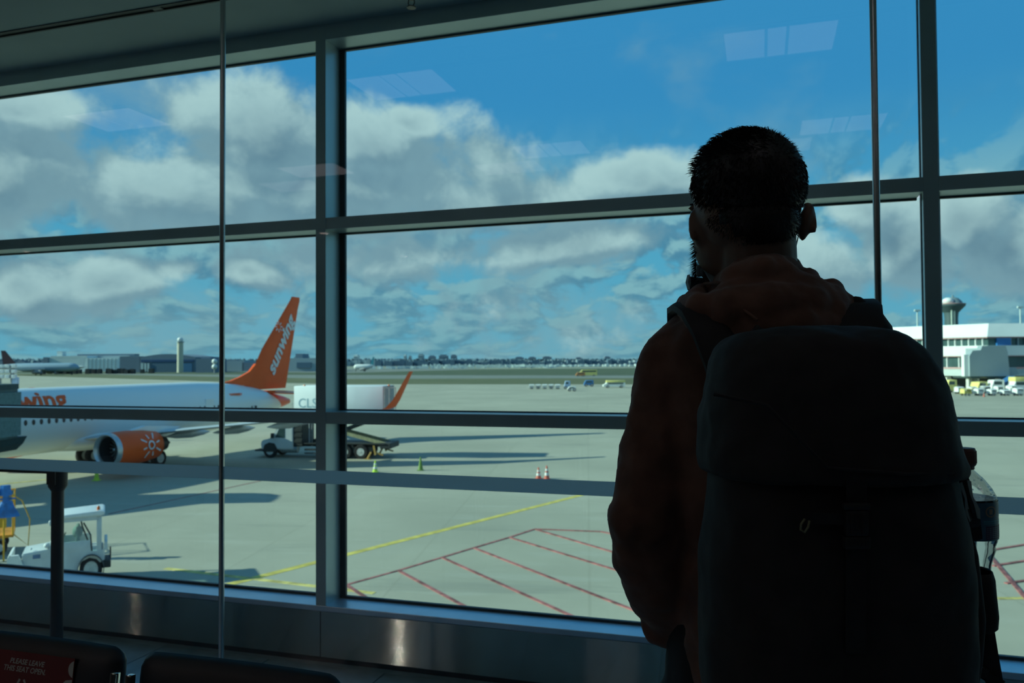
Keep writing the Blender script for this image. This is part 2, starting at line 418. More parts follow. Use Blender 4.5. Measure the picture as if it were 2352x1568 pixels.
# glass partition a little nearer ---------------------------------
NP = 2.41; POLES = [-6.14, -3.99, -1.84, .31, 2.46, 4.61]
pt = thing('wall_glass', None, None, (0, NP, 0)); pt['kind'] = 'structure'
for i, x in enumerate(POLES):
    b = B(); lathe(b, [(.0096, 0.004), (.0096, 2.99)], (x, -.004, 0), 'z', 20); lathe(b, [(.022, 0), (.022, .004), (.0096, .012)], (x, -.004, 0), 'z', 20)
    obj('pole', b, mat('satin_steel', (.55, .56, .55), .25, 1.0, .02), pt, 40)
for a, c_ in zip(POLES[:-1], POLES[1:]):
    b = B(); box(b, a + .010, c_ - .010, -.005, .005, .004, 2.985); obj('glass_panel', b, M_part, pt)
    b = B(); box(b, a + .010, c_ - .010, -.0065, -.0052, .979, 1.024); o = obj('frosted_stripe', b, mat('frosted_film', (.40, .44, .46), .7, 0, .02, 2), pt)
fm = MATS['frosted_film']; t_ = NT(fm.node_tree); pb = t_.n['Principled BSDF']; outn = t_.n['Material Output']
trl = t_.new('ShaderNodeBsdfTranslucent'); trl.inputs[0].default_value = (.60, .66, .70, 1); mx = t_.new('ShaderNodeMixShader'); mx.inputs[0].default_value = .85
t_.l.new(pb.outputs[0], mx.inputs[1]); t_.l.new(trl.outputs[0], mx.inputs[2]); t_.l.new(mx.outputs[0], outn.inputs[0])
# ceiling lights overhead (seen only as reflections in the partition)
M_lamp = mat('lamp_diffuser', (.8, .8, .8), .6, emit=((1.0, .9, .93), .95))
GL = []
for (x, y) in [(-1.95, .66), (.105, .64), (-3.99, .65), (2.15, .64), (-1.49, -.97), (.54, -.98), (-3.5, -.97), (2.6, -.98)]:
    GL.append((x, y))
lamp_words = ['left of the standing man', 'right above the standing man', 'farthest left of the near row', 'farthest right of the near row', 'behind the photographer, left of middle', 'behind the photographer, right of middle', 'behind the photographer, far left', 'behind the photographer, far right']
for (x, y), wd in zip(GL, lamp_words):
    t = thing('ceiling_light', 'flush louvred ceiling panel light, ' + wd, 'ceiling light', (x, y, 2.99), 0, 'ceiling panel lights')
    b = B()
    for q in ((-.28, .28, -.215, -.19), (-.28, .28, .19, .215), (-.28, -.262, -.19, .19), (.262, .28, -.19, .19)): box(b, q[0], q[1], q[2], q[3], -.012, -.0005)
    obj('frame', b, M_frame, t)
    for a0, a1 in ((-.26, -.07), (-.055, .03), (.045, .26)):
        b = B(); box(b, a0, a1, -.188, .188, -.008, -.002); obj('diffuser', b, M_lamp, t)
# warm spot track behind, mirrored as vertical streaks in the steel cladding
for (u_, v_, wd) in ((910, 1480, 'beside the middle'), (298, 1405, 'at the left')):
    pp = on_plane(u_, v_, N0)
    t = thing('spotlight', 'small warm ceiling spotlight ' + wd + ' of the room behind the photographer', 'spotlight', (pp.x * (1 + (N0 + 3.0) / N0), -3.0, 2.99), 0, 'warm spotlights behind')
    b = B(); lathe(b, [(.05, 0), (.05, -.02), (.02, -.03), (.02, -.07), (.045, -.08), (.060, -.12), (.060, -.160), (.058, -.160), (.056, -.12), (.001, -.118)], (0, 0, 0), 'z', 20); obj('housing', b, M_black, t, 40)
    b = B(); lathe(b, [(.035, -.141), (.035, -.143)], (0, 0, 0), 'z', 20); obj('lamp', b, mat('warm_lamp_bright', (.8, .7, .6), .5, emit=((1, .80, .70), 2400)) if u_ > 500 else mat('warm_lamp_dim', (.8, .7, .6), .5, emit=((1, .66, .5), 450)), t, 40)
# sprinkler at the top of the picture
sp = on_plane(945, 12, 3.13)
t = thing('sprinkler', 'small sprinkler head hanging from the ceiling above the large window', 'sprinkler', (sp.x, 3.13, 2.99))
b = B(); lathe(b, [(.03, 0), (.03, -.006), (.014, -.01), (.012, -.03)], (0, 0, 0), 'z', 16)
lathe(b, [(.02, -.062), (.02, -.066)], (0, 0, 0), 'z', 16)
for s_ in (-1, 1): tube(b, [(s_ * .012, 0, -.028), (s_ * .015, 0, -.045), (s_ * .006, 0, -.063)], .0025, 6)
obj('head', b, mat('dull_bronze', (.08, .07, .06), .4, .8), t, 40)

# ------------------------------------------------------------------ queue post
sp = at_depth(133, 1100, 3.4); wp = V(sp.x, 3.4)
t = thing('queue_post', 'black retractable belt post standing behind the seats at the left window', 'queue post', (wp.x, wp.y, 0), PHI - radians(15))
b = B(); lathe(b, [(.125, 0), (.125, .012), (.10, .03), (.03, .035)], (0, 0, 0), 'z', 32); obj('base', b, M_black, t, 40)
b = B(); lathe(b, [(.0245, .03), (.0245, .875)], (0, 0, 0), 'z', 24); obj('post', b, mat('black_post', (.01, .011, .014), .4), t, 40)
b = B(); lathe(b, [(.0255, .855), (.0375, .875), (.0375, .945), (.03, .952), (.001, .953)], (0, 0, 0), 'z', 24); obj('belt_head', b, M_black, t, 40)
b = B(); box(b, -.022, .022, -.0375, -.033, .885, .94); obj('belt_clip', b, M_black, t)
b = B(); box(b, -.50, -.03, -.004, .004, .925, .95); obj('belt', b, M_black, t)
w2 = V(sp.x, 3.4) + V(-.53 * cos(radians(15)), .53 * sin(radians(15)))
q2 = copy_tree(t); q2.location = (w2.x, w2.y, 0); q2['label'] = 'second black queue post just outside the left edge, holding the other belt end'
for ch in list(q2.children):
    if ch.name.startswith('belt') and not ch.name.startswith('belt_'): bpy.data.objects.remove(ch)

# ------------------------------------------------------------------ row of waiting seats
NS = 1.352
M_seat = mat('seat_vinyl', (.005, .009, .015), .52, 0, .1, 14, .0006)
def pad(bm, x0, x1, z0, z1, yc, th, r, tilt=.12, crown=.004):
    # padded back: rounded rectangle, bulging in thickness, leaning away with height
    nx, nz = 22, 14; cx, cz = (x0 + x1) / 2, (z0 + z1) / 2; hx, hz = (x1 - x0) / 2, (z1 - z0) / 2
    def pt_(i, j, side):
        a = -1 + 2 * i / nx; c = -1 + 2 * j / nz
        a = math.copysign(1 - (1 - abs(a)) ** 1.6, a); c = math.copysign(1 - (1 - abs(c)) ** 1.6, c)
        X, Z = a * hx, c * hz
        # squeeze corners to a radius
        ex, ez = abs(X) - (hx - r), abs(Z) - (hz - r)
        if ex > 0 and ez > 0:
            L = sqrt(ex * ex + ez * ez); m_ = max(ex, ez)
            ex2, ez2 = ex / L * m_, ez / L * m_; X = math.copysign(hx - r + ex2, X); Z = math.copysign(hz - r + ez2, Z)
        e = min(1, max(abs(a), abs(c))); f = sqrt(max(0, 1 - e ** 7))
        Zw = cz + Z + crown * (1 - a * a)
        return (cx + X, yc + side * th / 2 * f + (Zw - z0) * tilt, Zw)
    gA = [[bm.verts.new(pt_(i, j, -1)) for j in range(nz + 1)] for i in range(nx + 1)]
    gB = [[bm.verts.new(pt_(i, j, 1)) for j in range(nz + 1)] for i in range(nx + 1)]
    for i in range(nx):
        for j in range(nz):
            bm.faces.new((gA[i][j], gA[i + 1][j], gA[i + 1][j + 1], gA[i][j + 1])); bm.faces.new((gB[i][j], gB[i][j + 1], gB[i + 1][j + 1], gB[i + 1][j]))
    bmesh.ops.remove_doubles(bm, verts=bm.verts, dist=1e-5); return bm
bench = thing('beam_seating', 'linked black airport seats on a steel beam, chrome sides, facing the photographer', 'bench', (0, NS, 0))
SEATS = [(-1.752, -1.268, .800), (-1.226, -.762, .799)]
for k, (x0, x1, zt) in enumerate(SEATS):
    b = B(); pad(b, x0, x1, .40, zt, -.045, .05, .035); obj('backrest', b, M_seat, bench, 180)
    b = B(); pad(b, x0, x1, 0, .44, 0, .06, .04, 0)
    bmesh.ops.transform(b, matrix=Matrix.Translation((0, -.05, .41)) @ Matrix.Rotation(radians(84), 4, 'X'), verts=b.verts[:]); obj('seat', b, M_seat, bench, 180)
for x in (-1.762, -1.263, -1.225, -.752):
    b = B(); box(b, x - .0075, x + .0075, -.082, -.066, .38, .758, .0035, Matrix.Translation((0, 0, .4)) @ Matrix.Rotation(radians(-6.5), 4, 'X') @ Matrix.Translation((0, 0, -.4)))
    obj('side_bracket', b, M_chrome, bench, 30)
b = B(); box(b, -2.0, -.5, -.18, -.11, .30, .36, .008); obj('beam', b, M_chrome, bench, 30)
for x in (-1.85, -.66):
    b = B(); box(b, x - .025, x + .025, -.17, -.12, .04, .30, .004); tube(b, [(x, -.40, .02), (x, -.3, .035), (x, 0, .035), (x, .12, .02)], .018, 10)
    ball(b, (x, -.40, .014), (.02, .02, .014), 10); ball(b, (x, .12, .014), (.02, .02, .014), 10); obj('leg', b, M_chrome, bench, 40)
# sign on the left backrest
def seatpt(u, v, off=0.0):
    y = NS - .075 + .12 * .36
    p = on_plane(u, v, y); p = on_plane(u, v, NS - .045 - .026 + (p.z - .40) * .12 - off); return p
pa, pb_, pc, pd = seatpt(-60, 1490), seatpt(174, 1512), seatpt(150, 1620), seatpt(-90, 1600)
ztop = pb_.z; sx1 = pb_.x; sx0 = sx1 - .27; sz0 = ztop - .20
def signy(z): return -.045 - .0265 + (z - .40) * .12
b = B()
vv = [b.verts.new((x, signy(z) - .001, z)) for x, z in ((sx0, sz0), (sx1, sz0), (sx1, ztop), (sx0, ztop))]
f_ = b.faces.new(vv); q = bmesh.ops.extrude_face_region(b, geom=[f_]); bmesh.ops.translate(b, vec=(0, .0012, 0), verts=[e for e in q['geom'] if isinstance(e, bmesh.types.BMVert)])
sgn = obj('notice', b, mat('red_notice', (.15, .010, .010), .6), bench, label='red printed notice asking to leave the seat open')
M_ink = mat('white_print', (.45, .44, .40), .6, 0, .02)
def put_text(txt, size, x, z, shear=.25, right=None):
    b = text_bm(txt, size, shear, size * .018, 0, 1.0)
    xs = [v.co.x for v in b.verts]; k = 1.0
    if right: k = (right - x) / (max(xs) - min(xs))
    x_min = min(xs)
    for v in b.verts: X, Z = (v.co.x - x_min) * k + x, v.co.y + z; v.co = (X, signy(Z) - .0016, Z)
    return obj('lettering', b, M_ink, sgn)
p1, p2 = seatpt(25, 1522), seatpt(105, 1529); put_text('PLEASE LEAVE', .0150, p1.x, (p1.z + p2.z) / 2, .25, p2.x)
p3, p4 = seatpt(11, 1538), seatpt(106, 1547); put_text('THIS SEAT OPEN.', .0155, p3.x, (p3.z + p4.z) / 2, .25, p4.x)
def sign_poly(pts):
    b = B(); A_ = [b.verts.new((x, signy(z) - .0017, z)) for x, z in pts]; b.faces.new(A_); obj('pictogram', b, M_ink, sgn)
ph = seatpt(174, 1537)
sign_poly([(sx1 - .001, ph.z + .017)] + [(ph.x - .017 * sin(pi * k / 10), ph.z + .017 * cos(pi * k / 10)) for k in range(1, 10)] + [(sx1 - .001, ph.z - .017)])
sign_poly([(sx1 - .001, ph.z - .02), (sx1 - .018, ph.z - .023), (sx1 - .03, ph.z - .034), (sx1 - .036, ph.z - .07), (sx1 - .001, ph.z - .07)])
pm = seatpt(52, 1562); cxm = pm.x; zm = pm.z
sign_poly([(cxm - .022, zm - .022), (cxm - .008, zm + .004), (cxm - .003, zm + .002), (cxm - .012, zm - .012), (cxm + .012, zm - .012), (cxm + .003, zm + .002), (cxm + .008, zm + .004), (cxm + .022, zm - .022), (cxm + .014, zm - .022), (cxm + .012, zm - .018), (cxm - .012, zm - .018), (cxm - .014, zm - .022)])
#PART2
# ================================================================== OUTSIDE
def gpoly(pix, z, ext_=()):                # flat ground area whose outline was surveyed on the ground
    return [V(p.x, p.y, z) for p in [on_ground(u, v) for (u, v) in pix]]
def ground_mat(name, ca, cb, joints=True, stains=True):
    m = bpy.data.materials.new(name); m.use_nodes = True; t = NT(m.node_tree); b = t.n['Principled BSDF']
    ge = t.new('ShaderNodeNewGeometry'); p = ge.outputs['Position']
    rot = t.new('ShaderNodeMapping'); t.put(rot.inputs[0], p); rot.inputs[2].default_value = (0, 0, radians(-12)); pr = rot.outputs[0]
    c_ = t.mix(t.smooth(t.noise(p, .09, 6, .6).outputs['Fac'], .3, .7), ca, cb)
    if joints:
        br = t.new('ShaderNodeTexBrick'); t.put(br.inputs['Vector'], pr); br.offset = 0.0
        br.inputs['Scale'].default_value = 1.0; br.inputs['Brick Width'].default_value = 6.0; br.inputs['Row Height'].default_value = 6.0
        br.inputs['Mortar Size'].default_value = .05; br.inputs['Mortar Smooth'].default_value = .3
        br.inputs['Color1'].default_value = (1, 1, 1, 1); br.inputs['Color2'].default_value = (.93, .94, .94, 1); br.inputs['Mortar'].default_value = (.86, .86, .85, 1)
        mx = t.new('ShaderNodeMix', data_type='RGBA', blend_type='MULTIPLY'); mx.inputs[0].default_value = .8
        t.put(mx.inputs[6], c_); t.l.new(br.outputs[0], mx.inputs[7]); c_ = mx.outputs[2]
    if stains:
        st = t.noise(t.vmath('MULTIPLY', pr, (.35, 1.6, 1)), .35, 6, .6, .4).outputs['Fac']
        c_ = t.mix(t.math('MULTIPLY', t.smooth(st, .56, .74), .35), c_, (.16, .165, .15))
        st2 = t.noise(t.vmath('MULTIPLY', pr, (.3, 1, 1)), .8, 5, .55).outputs['Fac']
        c_ = t.mix(t.math('MULTIPLY', t.smooth(st2, .55, .7), .18), c_, (.5, .5, .44))
    t.put(b.inputs['Base Color'], c_); b.inputs['Roughness'].default_value = .85
    MATS[name] = m; return m
M_conc = ground_mat('apron_concrete', (.35, .335, .26), (.425, .405, .315))
M_grass = ground_mat('mown_grass', (.085, .10, .038), (.13, .13, .055), False, False)
M_grassd = ground_mat('dark_grass', (.05, .075, .035), (.08, .10, .045), False, False)
M_asph = ground_mat('taxiway_asphalt', (.16, .18, .16), (.21, .22, .19), False, False)
b = B(); vs = [b.verts.new(p) for p in (V(-3500, -200, APRON - .02), V(3500, -200, APRON - .02), V(3500, 9000, APRON - .02), V(-3500, 9000, APRON - .02))]
b.faces.new(vs); q = bmesh.ops.extrude_face_region(b, geom=b.faces[:]); bmesh.ops.translate(b, vec=(0, 0, -.5), verts=[e for e in q['geom'] if isinstance(e, bmesh.types.BMVert)])
struct('airfield_ground', b, ground_mat('airfield_soil', (.20, .22, .17), (.27, .28, .22), False, False))
def slab(name, pts, z0, z1, m, parent=None):
    b = B(); prism(b, [(p.x, p.y) for p in pts], 'z', z0, z1)
    return struct(name, b, m, parent)
apron = slab('apron', [V(-420, -60), V(420, -60), V(420, 200), V(120, 215)] + gpoly([(1480, 882.5), (800, 882), (500, 876), (200, 867), (20, 862)], 0) + [V(-420, 420)], APRON - .3, APRON, M_conc)
slab('grass_strip', gpoly([(1900, 884), (1480, 882.5), (800, 882), (500, 876), (200, 867), (40, 862.5), (40, 858), (200, 858), (500, 865), (800, 870), (1480, 868), (1900, 866)], 0), APRON - .3, APRON + .01, M_grass)
slab('taxiway', gpoly([(1900, 866), (1480, 868), (800, 870), (500, 865), (300, 861), (200, 858), (200, 857), (500, 860), (800, 861), (1480, 862), (1900, 861)], 0), APRON - .3, APRON + .012, M_asph)
slab('grass_strip', gpoly([(1900, 861), (1480, 862), (800, 861), (500, 860), (200, 857), (-60, 857), (-60, 853.5), (500, 853.5), (800, 856), (1100, 848), (1480, 845), (1900, 844)], 0), APRON - .3, APRON + .014, M_grassd)
slab('taxiway', gpoly([(1100, 848), (800, 856), (500, 853.5), (500, 850), (800, 847), (1100, 845)], 0), APRON - .3, APRON + .016, M_asph)
slab('grass_strip', gpoly([(930, 846), (1250, 846), (1250, 842), (940, 841.5)], 0), APRON - .3, APRON + .018, ground_mat('dry_grass', (.2, .2, .1), (.27, .26, .15), False, False))
# painted lines (flat paint on the apron)
M_yel = mat('yellow_line_paint', (.62, .49, .10), .7, 0, .12, 2); M_red = mat('red_line_paint', (.30, .10, .095), .8, 0, .25, 3); M_lime = mat('faded_yellow_paint', (.55, .45, .14), .8, 0, .2, 3)
def line(p, q, wd, m, lab=None):
    a, c_ = on_ground(*p), on_ground(*q); a, c_ = V(a.x, a.y), V(c_.x, c_.y); d_ = (c_ - a).normalized(); n_ = Vector((-d_.y, d_.x, 0)) * wd / 2
    line.k += 1; zt = APRON + .006 + .0012 * line.k
    b = B(); prism(b, [((a - n_).x, (a - n_).y), ((a + n_).x, (a + n_).y), ((c_ + n_).x, (c_ + n_).y), ((c_ - n_).x, (c_ - n_).y)], 'z', APRON - .01, zt)
    o = obj('painted_line', b, m, apron, label=lab)
line.k = 0
line((470, 1356), (1480, 1100), .34, M_yel, 'long yellow guide line running diagonally')
line((380, 1305), (860, 1362), .22, M_lime); line((2290, 1374), (2480, 1372), .2, M_lime)
line((-40, 1116), (140, 1098), .25, M_lime); line((250, 1180), (640, 1095), .10, M_red)
nodes_ = [(795, 1343), (915, 1310), (1015, 1280), (1088, 1258), (1170, 1234), (1228, 1215)]
for a_, c_ in zip(nodes_[:-1], nodes_[1:]): line(a_, c_, .12, M_red)
for a_, c_ in (((795, 1343), (880, 1398)), ((915, 1310), (1140, 1432)), ((1015, 1280), (1440, 1472)), ((1088, 1258), (1560, 1442)), ((1170, 1234), (1620, 1372)), ((1228, 1215), (1620, 1330)), ((1228, 1215), (1380, 1221)), ((1380, 1221), (1480, 1240)),
               ((2268, 1270), (2420, 1450)), ((2275, 1264), (2420, 1240)), ((2280, 1300), (2420, 1278)), ((2310, 1340), (2440, 1322))): line(a_, c_, .125, M_red)

# ------------------------------------------------------------------ the airliner
M_white = mat('airliner_white', (.78, .83, .84), .28, 0, .02, 1, 0, .5, None, 0, 0, .3)
M_orange = mat('airliner_orange', (.93, .115, .016), .45, 0, .02, 1, 0, .3)
M_dark = mat('cabin_window_dark', (.02, .03, .04), .2)
M_alu = mat('bare_aluminium', (.55, .57, .58), .3, .7, .03)
TH = radians(70.6) + PHI
O2 = V(-25.9, 56.93, 0); AX = Vector((cos(TH), sin(TH), 0))
jet = thing('airliner', 'white airliner with orange tail fin and engines parked at the left of the apron', 'airplane', O2 + Vector((0, 0, APRON)) - AX * 20, TH)
ZC = 3.45
ST = [(0.0, .02, .02, -.55), (.35, .42, .38, -.52), (1.0, .82, .80, -.42), (2.0, 1.22, 1.25, -.25), (3.2, 1.55, 1.66, -.08), (4.6, 1.78, 1.92, 0), (6.2, 1.88, 2.0, 0), (12, 1.88, 2.0, 0), (18, 1.88, 2.0, 0), (24, 1.88, 2.0, -.0), (26.5, 1.82, 1.90, .02), (29, 1.55, 1.60, .10), (31.5, 1.20, 1.20, .12), (33.8, .82, .80, .05), (35.6, .48, .48, -.02), (36.6, .22, .24, -.06)]
b = B(); rings = []
for i in range(len(ST) - 1):
    for k in range(4):
        t_0 = k / 4; a_, c_ = ST[i], ST[i + 1]; q = [a_[j] + (c_[j] - a_[j]) * t_0 for j in range(4)]
        rings.append(ring((q[0], 0, ZC + q[3]), q[1], q[2], 'x', 48))
q = ST[-1]; rings.append(ring((q[0], 0, ZC + q[3]), q[1], q[2], 'x', 48)); loft(b, rings)
def livery():
    m = bpy.data.materials.new('fuselage_livery'); m.use_nodes = True; t = NT(m.node_tree); bs = t.n['Principled BSDF']
    tcn = t.new('ShaderNodeTexCoord'); sp_ = t.new('ShaderNodeSeparateXYZ'); t.l.new(tcn.outputs['Object'], sp_.inputs[0])
    x, z = sp_.outputs[0], sp_.outputs[2]
    dz = t.math('SUBTRACT', 5.35, z)
    edge = t.math('ADD', 28.6, t.math('MULTIPLY', t.math('POWER', t.math('MAXIMUM', dz, 0.0), .5), 4.1))
    f_o = t.smooth(t.math('SUBTRACT', x, edge), 0.0, .05)
    t.put(bs.inputs['Base Color'], t.mix(f_o, (.78, .83, .84), (.93, .115, .016))); bs.inputs['Roughness'].default_value = .28
    return m
obj('fuselage', b, livery(), jet, 50)
def bent(bm, base, m, parent, name, rad=2.012, zc=ZC):     # flat lettering (x, arc height) wrapped on the port side
    for v in bm.verts:
        a = v.co.y; v.co = Vector((v.co.x, -1.886 / 2 * 2 * cos(a) * rad / 2.0, zc + rad * sin(a)))
    return obj(name, bm, m, parent)
# belly fairing
b = B(); loft(b, [ring((x, 0, ZC - 1.35), ry, rz, 'x', 24) for x, ry, rz in ((11.2, .3, .3), (12.6, 1.5, .68), (14, 1.85, .80), (19, 1.85, .80), (21.5, 1.4, .62), (23.5, .3, .3))]); obj('belly_fairing', b, M_white, jet, 60)
# fin with dorsal fillet
def aero(bm, secs, n=14, tk=.11):         # lofted aerofoil; secs: (xLE, y, z, chord, vertical?)
    R = []
    for (x, y, z, c_, ax, tkk) in secs:
        r_ = []
        for k in range(n):
            a = 2 * pi * k / n; u = .5 * (1 - cos(a)); yt = tkk * c_ * 2.2 * (sqrt(max(u, 0)) * .297 - .126 * u - .352 * u * u + .284 * u ** 3 - .1 * u ** 4) * 2
            yt = yt * (1 if a < pi else -1)
            r_.append((x + u * c_, y + yt, z) if ax == 'y' else (x + u * c_, y, z + yt))
        R.append(r_)
    return loft(bm, R)
b = B(); aero(b, [(30.0, 0, 4.6, 6.2, 'y', .06), (30.9, 0, 5.6, 5.0, 'y', .075), (31.5, 0, 6.3, 4.75, 'y', .09), (32.75, 0, 8.1, 3.9, 'y', .09), (36.85, 0, 12.6, 1.5, 'y', .09), (37.1, 0, 12.95, 1.25, 'y', .07)]); fin = obj('tail_fin', b, M_orange, jet, 50)
b = B(); prism(b, [(27.6, 5.30), (28.6, 5.42), (29.8, 5.72), (31.0, 6.15), (31.8, 6.8), (33.2, 5.0), (30.0, 5.0)], 'y', -.11, .11); obj('dorsal_fillet', b, M_orange, jet)
b = B(); aero(b, [(34.85, 0, 4.7, 1.35, 'y', .03), (37.6, 0, 12.4, .6, 'y', .03)]); o = obj('rudder', b, M_orange, jet, 50)
for s_ in (-1, 1):
    b = B(); aero(b, [(32.6, s_ * .4, 4.35, 3.3, 'z', .09), (36.3, s_ * 6.6, 4.0 if s_ > 0 else 3.95, 1.35, 'z', .08)]); obj('stabilizer', b, M_white if s_ > 0 else M_orange, jet, 50)
b = B(); bar(b, (33.3, -1.0, 4.38), (37.0, -6.4, 4.02), .9, .05); obj('leading_strip', b, M_alu, jet)
# wings, winglets, fairings
for s_ in (-1, 1):
    b = B(); secs = [(12.6, 1.2, 2.15, 7.6, 'z', .065), (13.3, 1.9, 2.22, 6.9, 'z', .065), (15.3, 5.6, 2.52, 4.9, 'z', .06), (22.0, 17.2, 3.62, 1.75, 'z', .055)]
    aero(b, [(x, s_ * y, z, c_, ax, k) for x, y, z, c_, ax, k in secs], 20)
    wg = obj('wing', b, mat('wing_grey', (.52, .56, .58), .35, .1, .03), jet, 50)
    b = B()
    wl = [(22.05, 17.2, 3.64, 1.75), (22.5, 17.5, 3.8, 1.6), (23.2, 17.7, 4.3, 1.2), (25.2, 17.95, 6.2 if s_ < 0 else 4.9, .62)]
    loft(b, [[(x, s_ * y - .03 * c_, z), (x + .3 * c_, s_ * y + .04 * c_ , z), (x + c_, s_ * y, z), (x + .3 * c_, s_ * y - .06 * c_, z)] for x, y, z, c_ in wl])
    obj('winglet', b, M_orange, wg, 40)
    for (y, z) in ((4.2, 2.15), (7.6, 2.45), (11.0, 2.8)):
        xt = 20.2 if y < 6 else 20.2 + (y - 5.8) * .315
        b = B(); loft(b, [ring((xt + dx, s_ * y, z - .12), ry, rz, 'x', 14) for dx, ry, rz in ((-3.2, .03, .03), (-2.2, .16, .2), (-.8, .22, .28), (.4, .14, .18), (1.1, .02, .02))]); obj('flap_fairing', b, mat('wing_grey', (.5, .5, .5)), wg, 60)
    # engine
    ye = 5.15; ze = 1.76
    b = B()
    prof = [(.80, 0.30), (.86, .05), (.93, -.0), (.99, .06), (1.03, .3)]
    lathe(b, prof, (11.25, s_ * ye, ze), 'x', 40, False); eng = obj('engine_intake_lip', b, M_alu, jet, 60)
    b = B(); lathe(b, [(1.03, .3), (1.06, .9), (1.06, 1.7), (1.0, 2.7), (.84, 3.75), (.78, 3.8), (.70, 3.7)], (11.25, s_ * ye, ze), 'x', 40, False); en = obj('engine_cowling', b, M_orange, jet, 60)
    b = B(); lathe(b, [(.80, .3), (.78, .9), (.78, 1.2)], (11.25, s_ * ye, ze), 'x', 32, False); lathe(b, [(.001, 1.2), (.78, 1.21)], (11.25, s_ * ye, ze), 'x', 32, False); obj('intake_duct', b, mat('duct_dark', (.03, .035, .04), .5), en, 60)
    b = B(); lathe(b, [(.001, .55), (.08, .62), (.2, .95), (.22, 1.2)], (11.25, s_ * ye, ze), 'x', 20)
    for k in range(20):
        a = 2 * pi * k / 20; M_ = Matrix.Translation((11.25 + 1.08, s_ * ye, ze)) @ Matrix.Rotation(a, 4, 'X'); box(b, -.05, .05, -.03, .03, .2, .76, 0, M_ @ Matrix.Rotation(.6, 4, 'Z'))
    obj('fan', b, M_alu, en)
    b = B(); lathe(b, [(.60, 3.4), (.50, 4.2), (.44, 4.6), (.40, 4.55), (.2, 4.5), (.12, 5.0), (.01, 5.2)], (11.25, s_ * ye, ze), 'x', 28); obj('exhaust_nozzle', b, mat('burnt_metal', (.12, .11, .1), .4, .8), en, 60)
    b = B(); prism(b, [(12.9, 2.78), (14.2, 3.0), (17.2, 2.75), (16.2, 2.45), (14.4, 2.5)], 'y', s_ * ye - .16, s_ * ye + .16); obj('pylon', b, M_white, jet)
    if s_ < 0:   # sun emblem on the cowling
        b = B()
        def cyl(x, a, r=1.075): return (x, -ye - r * cos(a), ze + r * sin(a))
        cx_, ca = 13.75, .12
        def patch(pts):
            f_ = [b.verts.new(cyl(cx_ + px_, ca + pa_)) for px_, pa_ in pts]; b.faces.new(f_)
        for k in range(20):
            a0, a1 = 2 * pi * k / 20, 2 * pi * (k + 1) / 20
            patch([(.17 * cos(a0), .17 * sin(a0)), (.17 * cos(a1), .17 * sin(a1)), (.27 * cos(a1), .27 * sin(a1)), (.27 * cos(a0), .27 * sin(a0))])
        for k in range(8):
            a0 = 2 * pi * k / 8 + .3; ln = .82 if k % 2 else .66; pth = Vector((cos(a0), sin(a0))); nn = Vector((-sin(a0), cos(a0)))
            pts = [pth * .4 - nn * .04, pth * ln - nn * .05, pth * (ln + .05), pth * ln + nn * .05, pth * .4 + nn * .04]
            patch([(p.x, p.y) for p in pts])
        obj('sun_emblem', b, mat('white_livery_print', (.72, .74, .75), .4), en)
# landing gear
for (x, y) in ((17.4, -2.86), (17.4, 2.86), (3.6, 0)):
    b = B(); tube(b, [(x, y, .55), (x, y * .98, 1.9)], .12, 12); tube(b, [(x, y, .6), (x + (.9 if x > 10 else -.8), y, 1.9)], .07, 10); tube(b, [(x, y - .5, .56), (x, y + .5, .56)], .09, 10)
    gr = obj('landing_gear', b, M_alu, jet, 40)
    for s_ in (-1, 1): wheel(gr, x, y + s_ * (.42 if x > 10 else .25), .56 if x > 10 else .38, .56 if x > 10 else .38, .36 if x > 10 else .22, name='tyre')
# cabin windows along both sides: one object each, past the countable size limit they are 2 px marks
for k in range(46):
    x = 6.2 + k * .508
    for s_ in (-1,):
        b = B(); a = .04
        pts = [(.11 * cos(t0), .17 * sin(t0)) for t0 in [2 * pi * i / 10 for i in range(10)]]
        f_ = [b.verts.new((x + px_, -1.892, 3.52 + pz_)) for px_, pz_ in pts]; face = b.faces.new(f_)
        q = bmesh.ops.extrude_face_region(b, geom=[face]); bmesh.ops.translate(b, vec=(0, .02, 0), verts=[e for e in q['geom'] if isinstance(e, bmesh.types.BMVert)])
        if x < 25.4: obj('cabin_window', b, M_dark, jet)
        else: b.free()
for k in range(9):
    b = B(); x = 25.6 + k * .55; box(b, x, x + .12, -1.86 + max(0, x - 26) * .115, -1.5, 3.0, 3.35); obj('registration_mark', b, M_dark, jet)
for (x, z) in ((5.0, 3.1), (23.6, 3.1)):
    b = B(); box(b, x, x + .86, -1.893, -1.80, z - .3, z + 1.1, .02); obj('cabin_door', b, M_white, jet)
b = B()
for zz_ in (4.32, 4.42): box(b, 26.6, 28.1, -1.60, -1.2, zz_, zz_ + .05)
obj('rear_lettering_line', b, M_orange, jet)
# name along the fuselage and up the fin
b = text_bm('sunwing', 1.0, .18, .03); xs = [v.co.x for v in b.verts]; k = 5.75 / (max(xs) - min(xs))
for v in b.verts: v.co = Vector((6.15 + (v.co.x - min(xs)) * k, .40 + v.co.y * .98, 0))
bmesh.ops.subdivide_edges(b, edges=[e for e in b.edges if e.calc_length() > .3], cuts=2)
bent(b, 0, M_orange, jet, 'fuselage_name')
def finp(s0, z0, s1, z1, txt, size, name):
    b = text_bm(txt, size, .2, size * .035); xs = [v.co.x for v in b.verts]; mn, L = min(xs), max(xs) - min(xs)
    d_ = Vector((s1 - s0, z1 - z0)); k_ = d_.length / L; d_.normalize(); n_ = Vector((-d_.y, d_.x))
    for v in b.verts:
        p = Vector((s0, z0)) + d_ * (v.co.x - mn) * k_ + n_ * v.co.y; v.co = Vector((p.x, -fy(p.x, p.y), p.y))
    return obj(name, b, mat('white_livery_print', (.7, .7, .7)), fin)
